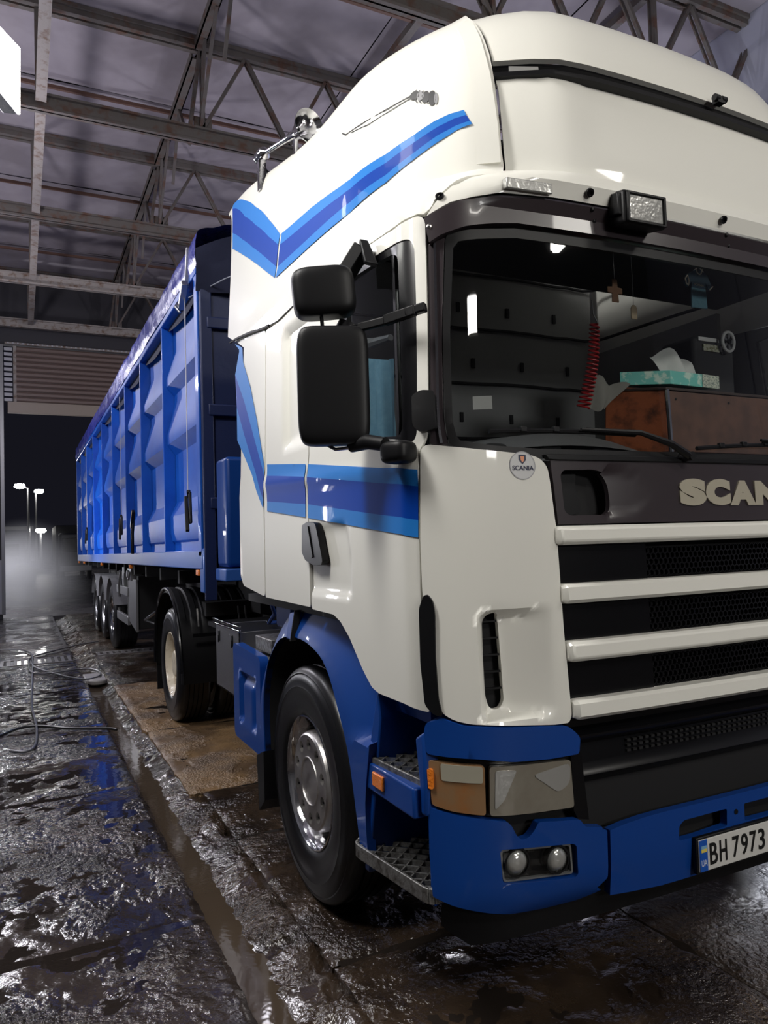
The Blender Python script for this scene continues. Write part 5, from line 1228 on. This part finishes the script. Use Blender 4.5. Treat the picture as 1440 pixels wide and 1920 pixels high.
# trusses: one thing per frame
for y in frames+[-2.1]:
    t = empty('trim_1', (1.15, y, H1)); t['kind'] = 'structure'; t.name = 'roof_truss'
    q = MB(); q.box((-4,y-.06,H1), (13,y+.06,H1+.03)); q.box((-4,y-.012,H1), (13,y+.012,H1+.20)); q.box((-4,y-.06,H1+.18), (13,y+.06,H1+.21))
    q.done('bottom_chord', RUST if y < 13 else PALE, t)
    q = MB(); q.box((-4,y-.09,H2-.02), (13,y-.02,H2+.05)); q.box((-4,y+.02,H2-.02), (13,y+.09,H2+.05)); q.box((-4,y-.12,H2+.05), (13,y+.12,H2+.10)); q.done('top_chord', RUST, t)
    WB = [((1.15,H1+.2),(1.15,H2)),((1.15,H1+.2),(1.74,H2)),((.98,H1+.2),(1.13,H2)),((2.35,H1+.2),(1.76,H2)),((2.35,H1+.2),(2.94,H2)),((3.55,H1+.2),(2.94,H2)),((3.55,H1+.2),(3.55,H2)),((3.55,H1+.2),(4.15,H2)),((4.75,H1+.2),(4.15,H2)),((4.75,H1+.2),(5.35,H2)),((5.95,H1+.2),(5.35,H2)),((5.95,H1+.2),(5.95,H2)),((5.95,H1+.2),(6.6,H2)),((7.2,H1+.2),(6.6,H2)),((7.2,H1+.2),(7.8,H2)),((8.4,H1+.2),(7.8,H2)),((8.4,H1+.2),(9.0,H2)),((9.6,H1+.2),(9.0,H2))]
    for (a, b), (c_, d) in WB:
        MB().bar((a,y-.03,b), (c_,y-.03,d), .045, .045).bar((a,y+.04,b), (c_,y+.04,d), .02, .045).done('web_member', RUST, t)
    for x in (1.15, 3.55, 5.95): MB().box((x-.12,y-.016,H1+.16), (x+.12,y+.016,H1+.36)).done('gusset', RUST, t)
    MB().box((-.89,y-.03,H1+.2), (-.80,y+.03,H2)).done('web_post', RUST, t)
# lengthwise members between the trusses
for i in range(len(frames)-1):
    a, b = frames[i], frames[i+1]
    t = empty('roof_bracing', (1.1, a, H2)); t['kind'] = 'structure'
    q = MB(); q.box((1.04,a+.1,H2-.08), (1.16,b-.1,H2-.06)); q.box((1.04,a+.1,H2-.08), (1.055,b-.1,H2+.05)); q.box((1.145,a+.1,H2-.08), (1.16,b-.1,H2+.05)); q.done('purlin', RUST, t)
    for y0, y1 in ((a+.7, b-1.9), (b, b-1.0), (b, b-.35), (b-1.3, b-1.9)):
        MB().bar((1.12,y0,H1+.2 if y0 == b else H1+.35), (1.12,y1,H2-.08), .04, .04).done('brace', RUST, t)
    MB().bar((-.83,a+.12,H1+.06), (-.83,b-.12,H1+.06), .12, .012).bar((-.775,a+.12,H1+.10), (-.775,b-.12,H1+.10), .012, .10).done('side_runner', PALE, t)
    MB().bar((-4,(a+b)/2,H2), (13,(a+b)/2,H2), .045, .05).done('mid_purlin', mat('rust_red_steel', (.14,.075,.055), .65, bump=(30,.3,3)), t)
    for x in (3.55, 5.95): MB().box((x-.05,a+.1,H2-.06), (x+.05,b-.1,H2+.04)).done('purlin', RUST, t)
    if i % 2 == 0: MB().bar((3.55,a,H1+.2), (5.95,b,H2-.1), .05, .05).done('brace', RUST, t)

# gate end: wall with the raised sectional door
WALLD = mat('dark_wall', (.045,.043,.05), .8, bump=(8,.3,3)); WALLW = mat('white_cladding', (.42,.42,.46), .5, bump=(40,.1,2))
g = st(MB().box((-4,YE,6.72), (13,YE+.2,8.5)).box((5.4,YE,0), (13,YE+.2,6.72)).done('wall_back', WALLD))
MB().box((-4,YE,0), (-1.50,YE+.2,6.72)).done('wall_return', WALLD, g)
MB().box((-1.52,YE-.06,.1), (-1.44,YE+.02,6.7)).done('door_guide', GREY, g)
jw = MB().box((-3.2,YE-.03,.12), (-1.45,YE-.005,1.42)).done('white_cladding', WALLW, g)
d1 = st(empty('door_1', (1.5, YE-.1, 5.0)))
SLAT = mat('brown_door_slat', (.17,.12,.105), .5, bump=(4,.2,3)); 
for k in range(11):
    z = 5.30+k*.125
    q = MB(); q.prism([(-1.15,YE-.10,z),(-1.15,YE-.125,z+.02),(-1.15,YE-.125,z+.075),(-1.15,YE-.09,z+.115),(-1.15,YE-.06,z+.115),(-1.15,YE-.06,z)], (6.5, 0, 0)); q.done('door_slat', SLAT, d1)
    MB().box((-1.42,YE-.10,z), (-1.24,YE-.07,z+.07)).done('window_slot', WALLW, d1)
q = MB(); q.box((-1.35,YE-.16,5.0), (5.4,YE-.05,5.28)); q.done('bottom_beam', mat('beam_tan', (.30,.245,.20), .5, bump=(20,.2,3)), d1, bev=.01)
MB().box((-1.22,YE-.14,5.28), (-1.15,YE-.08,6.66)).done('door_stile', PALE, d1)
q = MB(); q.tube([(-1.4,YE-.15,6.72),(5.4,YE-.15,6.72)], .03, 8); q.done('door_rail', PALE, d1)
for k in range(60): 
    if k < 52: MB().box((-1.35+k*.11,YE-.19,6.705), (-1.31+k*.11,YE-.175,6.735)).done('rail_tooth', WALLW, d1, smooth=False)
# left, right and front walls
wlft = st(MB().box((-3.4,-6.5,0), (-3.2,YE,8.5)).done('wall_left', WALLD))
for k in range(8):
    y = -5.8+k*3.0; rbox('wall_panel', (-3.21,y,.15), (-3.17,y+2.85,3.0), mat('grey_wall_panel', (.10,.10,.11), .6), wlft, bev=.006)
RW = mat('right_wall_sheet', (.45,.46,.56), .45, bump=(20,.15,3))
wr = st(MB().box((7.6,-6.5,0), (7.8,YE,8.5)).done('wall_right', RW))
for k in range(12):
    rbox('wall_panel', (7.55,-6+k*2.0,.2), (7.61,-6+k*2.0+1.94,7.0), RW, wr, bev=.01)
wf = st(MB().box((-3.4,-6.7,0), (7.8,-6.5,8.5)).done('wall_front', WALLD))

# lamps of the hall
def flood(name, c, at, w_, h_, label, e, col=(1, .98, .95), group=None):
    t = empty(name, c, label, 'lamp', group)
    if c[2] > 4: MB().bar((c[0],c[1],c[2]+.05), (c[0],c[1],H2+.1), .03, .03).done('hanging_rod', GREY, t)
    d = (Vector(at)-Vector(c)).normalized(); R = (-d).to_track_quat('Z', 'Y').to_matrix()
    def put(q): q.v = [tuple(R @ Vector(p)+Vector(c)) for p in q.v]; return q
    put(MB().box((-w_/2-.02,-h_/2-.02,.012), (w_/2+.02,h_/2+.02,.09))).done('lamp_housing', GREY, t, bev=.01)
    put(MB().box((-w_/2,-h_/2,.004), (w_/2,h_/2,.014))).done('lamp_diffuser', mat('lit_%g' % e, (1,1,1), .5, emit=(col, e)), t, smooth=False)
    b = Vector(c)-d*.1
    return t
KL = Vector((-1.165, 2.05, 4.26))
# near panel lamp: a tilted flat luminaire that shines on the cab side
kp = [Vector(p) for p in [(-1.088, 1.485, 3.784), (-1.091, 1.498, 3.498), (-1.237, 1.038, 3.422), (-1.235, 1.028, 3.638)]]
t = empty('panel_lamp', sum(kp, Vector())/4, 'bright rectangular white floodlight hanging at the upper left over the cab', 'lamp')
nrm = (kp[1]-kp[0]).cross(kp[3]-kp[0]).normalized()
if nrm.dot(Vector(CAMR[0][0:0]+[0,0,0]) + (M.translation-kp[0])) < 0: nrm = -nrm
MB().prism([p-nrm*.01 for p in kp], tuple(-nrm*.06)).done('lamp_housing', GREY, t, bev=.004)
MB().prism(kp, tuple(-nrm*.01)).done('lamp_diffuser', mat('lit_panel', (1,1,1), .5, emit=((1,.99,.93), 14)), t, smooth=False)
kc = sum(kp, Vector())/4
MB().bar(kc-nrm*.06, (kc.x-.1, kc.y, H1+.02), .02, .02).done('hanging_rod', GREY, t)
for (y, z, e) in ((5.0, 1.85, 18), (12.3, 1.95, 40)):
    flood('wall_lamp', (-1.95, y, z), (.6, y-.3, 1.4), .12, .26, 'small upright white wash-bay lamp on the left wall %s' % ('near the rear wheels of the tractor' if y < 6 else 'near the gate'), e, (.97, .97, 1))
flood('ceiling_lamp', (-1.985,.295,4.79), (.3,.65,1.6), 1.5, .4, 'long floodlight strip over the left lane beside the cab', 8, (1,.98,.94))
flood('ceiling_lamp', (1.3,-5.25,5.25), (1.2,0,1.4), 1.2, .4, 'wide ceiling floodlight hanging in front of the truck, nearer its centre line', 12)
flood('ceiling_lamp', (4.4,-4.8,6.2), (1.6,0,2.2), 1.2, .4, 'wide ceiling floodlight hanging in front of the truck, nearer the right wall', 12)
flood('ceiling_lamp', (6.9,3.2,3.45), (3,2.0,2.6), .5, .9, 'white floodlight on the right wall seen through the cab windows', 30, (.93,.95,1))

# ------------------------------------------------------------ the floor
LXE = -.40
def hf(x, y):
    v = Vector((x, y, 0))
    h = noise.fractal(v*1.3+Vector((3.1, 7.7, 0)), 1.0, 2.0, 3)*.008
    h += noise.fractal(v*6.0, .8, 2.1, 5)*.0075
    r = noise.noise(v*1.7+Vector((9, 2, 5)))
    h += abs(noise.noise(v*26))*.006*max(0, .6+r)
    return h
CONC = floor_mat('wet_concrete', (.042,.031,.026), (.020,.015,.013), 34, .14, .72)
CONT = floor_mat('sandy_concrete', (.26,.16,.075), (.13,.08,.042), 60, .36, .55, 2.2)
CONK = floor_mat('dark_wet_concrete', (.048,.032,.021), (.022,.015,.011), 36, .17, .66, 1.4)
CONM = floor_mat('dull_wet_concrete', (.050,.034,.023), (.020,.014,.010), 42, .34, .40, 1.1)
WATER = mat('puddle_water', (.022,.017,.014), .05, bump=(9, .10, 3), spec=.5)
MUDW = mat('gutter_water', (.075,.055,.038), .07, bump=(9, .12, 3), spec=.6)
FRND = mat('outside_asphalt', (.06,.055,.06), .4, bump=(20, .4, 4), rvar=(.15, .6, .4, .6))
floor = st(MB().box((-3.4,-6.7,-.30), (7.8,YE+.4,-.12)).done('floor', DARK))
def slab(name, x0, x1, y0, y1, step, m, amp=1.0, edge=None, crown=0):
    nx = max(1, int((x1-x0)/step)); ny = max(1, int((y1-y0)/step)); V = []; F = []
    for j in range(ny+1):
        for i in range(nx+1):
            x = x0+(x1-x0)*i/nx; y = y0+(y1-y0)*j/ny; z = hf(x, y)*amp+crown
            xx, yy = x, y
            ed = min(x-x0, x1-x, y-y0, y1-y)
            if i in (0, nx): xx += .010*noise.noise(Vector((y*6, x, 1)))+.006*noise.noise(Vector((y*25, x, 4)))
            z -= .012*max(0, 1-ed/.03)
            V.append((xx, yy, z))
    for j in range(ny):
        for i in range(nx): a = j*(nx+1)+i; F.append((a, a+1, a+nx+2, a+nx+1))
    n = len(V); B = [(i, 0) for i in range(nx+1)]+[(nx, j) for j in range(1, ny+1)]+[(i, ny) for i in range(nx-1, -1, -1)]+[(0, j) for j in range(ny-1, 0, -1)]
    idx = [j*(nx+1)+i for i, j in B]
    V += [(V[k][0], V[k][1], -.13) for k in idx]
    for k in range(len(idx)): k2 = (k+1) % len(idx); F.append((idx[k2], idx[k], n+k, n+k2))
    return obj(name, V, F, m, floor, ang=50)
# left lane slabs
jl = [-6.5,-1.4,1.35,3.4,5.45,7.4,9.57]
for k in range(len(jl)-1):
    slab('floor_slab', -3.2, -1.75, jl[k]+.006, jl[k+1]-.006, .10, CONC)
    slab('floor_slab', -1.742, LXE, jl[k]+.006, jl[k+1]-.006, .05 if jl[k] < -1.5 else (.016 if jl[k] < 3 else .028), CONC)
slab('floor_slab', -3.2, LXE, 11.05, YE+.3, .09, CONC); slab('floor_slab', -3.2, LXE, 9.58, 9.86, .05, CONC); slab('floor_slab', -3.2, LXE, 10.5, 11.04, .05, CONC)
pud = MB(); pud.box((-3.19,-6.4,-.03), (LXE-.02,YE,-.0022)).done('puddle_water', WATER, floor)['kind'] = 'stuff'
# right lane slabs, the truck stands on them
jr = [-6.5,-.9,.75,2.17,3.04,4.93,7.44,10.2]
for k in range(len(jr)-1):
    x0 = (-.045, -.05, -.05, -.045, -.12, -.135, -.12)[k]
    m = (CONM, CONK, CONK, CONK, CONT, CONT, CONK)[k]
    slab('kerb_slab', x0, 1.2, jr[k]+.008, jr[k+1]-.008, (.06, .022, .022, .025, .025, .035, .05)[k], m, amp=1.2 if k > 1 else 1.5)
    slab('floor_slab', 1.21, 4.4, jr[k]+.008, jr[k+1]-.008, .06, CONM)
    slab('floor_slab', 4.41, 7.6, jr[k]+.008, jr[k+1]-.008, .12, CONM)
slab('kerb_slab', -.10, 2.4, 10.92, YE+.3, .08, CONK); slab('floor_slab', 2.41, 7.6, 10.2, YE+.3, .15, CONK)
pu2 = MB().box((-.02,-6.4,-.03), (7.6,YE,-.0075)).done('puddle_water', WATER, floor); pu2['kind'] = 'stuff'
# gutter with brown water and its sloping shoulder
n = 620; V = []; F = []
for j in range(n+1):
    y = -3.0+(YE+2.8)*j/n
    pr = [(LXE-.02,-.125),(LXE+.01,-.11),(-.30,-.105),(-.22,-.060),(-.15,-.036),(-.10,-.020),(-.03,-.03),(0,-.125)]
    pr = [pr[0], pr[1], pr[2], (-.26,-.085), (-.22,-.066), (-.185,-.052), pr[4], (-.125,-.03), pr[5], (-.07,-.02), pr[6], pr[7]]
    for x, z in pr:
        nn = noise.fractal(Vector((x*8, y*3.5, 2)), 1, 2, 4)
        pit = max(0, noise.noise(Vector((x*9, y*7, 11)))-.22)*(.16 if -.16 < x < -.02 and y < 2.6 else .03)
        V.append((x+.02*nn, y, z+.020*nn+.014*noise.noise(Vector((x*30, y*22, 5)))-pit))
k = 12
for j in range(n):
    for i in range(k-1): F.append((j*k+i, j*k+i+1, (j+1)*k+i+1, (j+1)*k+i))
obj('gutter_bed', V, F, CONK, floor, ang=70)
gw = MB().box((LXE-.01,-3,-.12), (-.05,9.2,-.078)).done('gutter_water', MUDW, floor); gw['kind'] = 'stuff'
# drain gratings
IRON = mat('cast_iron', (.20,.19,.19), .35, metal=.6, bump=(60,.4,4))
def grate(x0, x1, y0, y1, label, bar=.045, gap=.045):
    t = empty('drain_grate', ((x0+x1)/2, (y0+y1)/2, 0), label, 'grate', None)
    MB().box((x0,y0,-.035), (x1,y0+.05,.006)).box((x0,y1-.05,-.035), (x1,y1,.006)).done('grate_frame', IRON, t, bev=.003)
    MB().box((x0,y0,-.12), (x1,y1,-.11)).done('drain_pit', DARK, t)
    x = x0
    while x < x1-.02:
        MB().box((x,y0+.04,-.03), (x+bar,y1-.04,.004)).done('grate_bar', IRON, t, smooth=False); x += bar+gap
grate(-3.19, LXE-.03, 9.87, 10.49, 'slotted iron drain grate across the left lane')
grate(-.06, 2.4, 10.22, 10.58, 'slotted iron drain grate under the trailer in front of its wheels')
MB().box((-.10,10.56,-.12), (2.4,10.93,-.006)).done('drain_kerb', CONK, floor)
# hoses
HOSE = mat('black_hose', (.015,.015,.016), .3)
def sp3(P, z=.014): return [(a, b, z) for a, b in smoothp(P, 8)]
HG = mat('grey_hose', (.11,.11,.12), .3)
tag(MB().tube(sp3([(.10,11.9),(-.25,11.6),(-.62,11.1),(-.98,10.5),(-1.02,9.6),(-.98,8.9),(-.75,8.75),(-.40,8.85),(-.22,8.6),(-.22,8.15),(-.38,7.95),(-.55,8.2),(-.70,8.6),(-.92,9.3),(-.99,9.9)], .022), .011, 7).done('wash_hose', HG), 'thin grey hose looping from the trailer wheels over the grate to the gutter', 'hose', 'wash hoses on the floor')
tag(MB().tube(sp3([(-1.55,11.9),(-1.15,11.6),(-.98,11.0),(-.97,9.8),(-1.00,8.0),(-1.02,6.6),(-1.00,5.9),(-.995,5.35),(-1.02,4.85),(-1.09,4.70),(-1.2,4.8)], .02), .010, 7).done('wash_hose', HG), 'thin pale hose running along the left lane and curling at the left edge', 'hose', 'wash hoses on the floor')
tag(MB().tube(sp3([(-1.35,5.3),(-1.12,5.62),(-.95,5.58),(-.75,5.36),(-.55,5.22),(-.42,5.14),(-.36,5.05)], .02), .012, 7).done('wash_hose', HOSE), 'thick black hose lying across the left lane into the gutter', 'hose', 'wash hoses on the floor')
# pale plastic drain piece in the gutter
q = MB(); q.lathe([(-.03,.0),(-.03,.10),(.02,.11),(.03,.09),(.03,0)], (-.27,7.9,-.01), 'z', 24); q.box((-.40,7.95,-.04), (-.16,8.5,.004))
tag(q.done('gutter_cover', mat('pale_plastic', (.42,.40,.38), .4, bump=(30,.3,3)), bev=.01), 'pale round-ended plastic cover lying in the gutter beside the hose', 'cover')
# ------------------------------------------------------------ outside the gate
st(MB().box((-60,YE+.35,-.2), (60,140,-.03)).done('floor_outside', FRND)); bpy.data.objects['floor_outside'].name = 'ground_outside'
LAMPM = mat('street_lamp_light', (1,1,1), .5, emit=((1,.98,.93), 60))
def slamp(x, y, hs, label):
    t = empty('street_lamp', (x, y, 0), label, 'street lamp', 'street lamps in the yard')
    MB().tube([(x,y,-.03),(x,y,hs[0][1])], [.12,.07], 10).done('pole', GREY, t)
    for dx, z in hs:
        MB().bar((x,y,z), (x+dx,y,z+.1), .06, .06).done('lamp_arm', GREY, t)
        h = MB().box((x+dx-.35,y-.2,z+.10), (x+dx+.35,y+.2,z+.30)).done('lamp_head', GREY, t, bev=.03)
        MB().lathe([(0,0),(-.04,.32),(-.22,.38),(-.34,.22),(-.36,0)], (x+dx,y-.22,z+.32), 'z', 20).done('lamp_bulb', LAMPM, t)
slamp(-.55, 58, ((-.55,6.2),), 'tallest street lamp outside the gate with one very bright head')
slamp(.08, 66, ((.25,6.4),), 'street lamp outside the gate just right of the tallest one')
slamp(.30, 60, ((.0,3.0),), 'low bright yard lamp outside the gate')
t = empty('yard_building', (-6, 75, 0), 'long low dark building beyond the yard', 'building')
MB().box((-14,74,-.1), (-.3,82,3.6)).done('wall', mat('far_wall_grey', (.10,.10,.12), .8), t); MB().box((-14.3,73.6,3.6), (0,82.4,3.9)).done('roof', GREY, t)
for k in range(5): MB().box((-12+k*2.4,73.95,1.2), (-10.8+k*2.4,74.02,2.3)).done('window', DARK, t)
t = empty('parked_lorry', (1.7, 45, 0), 'dim parked lorry standing in the dark yard beyond the gate', 'lorry')
rbox('cab', (.9,44,.6), (2.6,46,2.6), mat('lorry_grey', (.07,.07,.085), .4), t, bev=.12); rbox('windscreen', (1.05,43.97,1.5), (2.45,44.05,2.3), BLACKG, t, bev=.02)
rbox('load_box', (.8,46.2,.9), (2.8,52,3.1), mat('lorry_dark', (.03,.03,.035), .6), t, bev=.03); rbox('bumper', (.9,43.9,.4), (2.6,44.1,.75), GREY, t, bev=.03)
for x in (.9, 2.35):
    for y in (44.8, 50.0): MB().lathe([(0,0),(0,.48),(.25,.48),(.25,0)], (x,y,.46), 'x', 20).done('wheel', RUBBER, t)
tag(MB().box((-9,40,-.05), (-.4,40.25,1.0)).done('yard_wall', mat('low_wall', (.16,.15,.17), .8, bump=(6,.4,3))), 'low pale wall at the far left of the yard', 'wall')
# steam drifting by the gate
bm = bmesh.new(); bmesh.ops.create_icosphere(bm, subdivisions=3, radius=1); 
for v in bm.verts: v.co = Vector((-.9+2.0*v.co.x, 23.2+4.2*v.co.y, max(-.02, .5+2.3*v.co.z)))
me = bpy.data.meshes.new('steam'); bm.to_mesh(me); bm.free()
m = bpy.data.materials.new('steam'); m.use_nodes = True; nt = m.node_tree; nt.nodes.clear()
out = nt.nodes.new('ShaderNodeOutputMaterial'); pv = nt.nodes.new('ShaderNodeVolumePrincipled'); pv.inputs['Color'].default_value = (.95,.95,1,1); pv.inputs['Anisotropy'].default_value = .2
tc = nt.nodes.new('ShaderNodeTexCoord'); nz = nt.nodes.new('ShaderNodeTexNoise'); nz.inputs['Scale'].default_value = .55; nz.inputs['Detail'].default_value = 4
mr = nt.nodes.new('ShaderNodeMapRange'); mr.inputs[1].default_value = .35; mr.inputs[2].default_value = .75; mr.inputs[3].default_value = .5; mr.inputs[4].default_value = 2.6
nt.links.new(tc.outputs['Object'], nz.inputs['Vector']); nt.links.new(nz.outputs['Fac'], mr.inputs[0]); 
sb = nt.nodes.new('ShaderNodeVectorMath'); sb.operation = 'SUBTRACT'; sb.inputs[1].default_value = (-.9, 23.2, .3); nt.links.new(tc.outputs['Object'], sb.inputs[0])
dv = nt.nodes.new('ShaderNodeVectorMath'); dv.operation = 'DIVIDE'; dv.inputs[1].default_value = (2.0, 4.2, 2.5); nt.links.new(sb.outputs[0], dv.inputs[0])
ln = nt.nodes.new('ShaderNodeVectorMath'); ln.operation = 'LENGTH'; nt.links.new(dv.outputs[0], ln.inputs[0])
fo = nt.nodes.new('ShaderNodeMapRange'); fo.inputs[1].default_value = .05; fo.inputs[2].default_value = .98; fo.inputs[3].default_value = 1; fo.inputs[4].default_value = 0; nt.links.new(ln.outputs['Value'], fo.inputs[0])
p2_ = nt.nodes.new('ShaderNodeMath'); p2_.operation = 'POWER'; p2_.inputs[1].default_value = 2; nt.links.new(fo.outputs[0], p2_.inputs[0])
ml = nt.nodes.new('ShaderNodeMath'); ml.operation = 'MULTIPLY'; nt.links.new(mr.outputs[0], ml.inputs[0]); nt.links.new(p2_.outputs[0], ml.inputs[1])
nt.links.new(ml.outputs[0], pv.inputs['Density']); nt.links.new(pv.outputs[0], out.inputs['Volume'])
o = bpy.data.objects.new('steam', me); C.objects.link(o); me.materials.append(m); tag(o, 'pale steam drifting low over the floor by the gate', 'steam', kind='stuff')
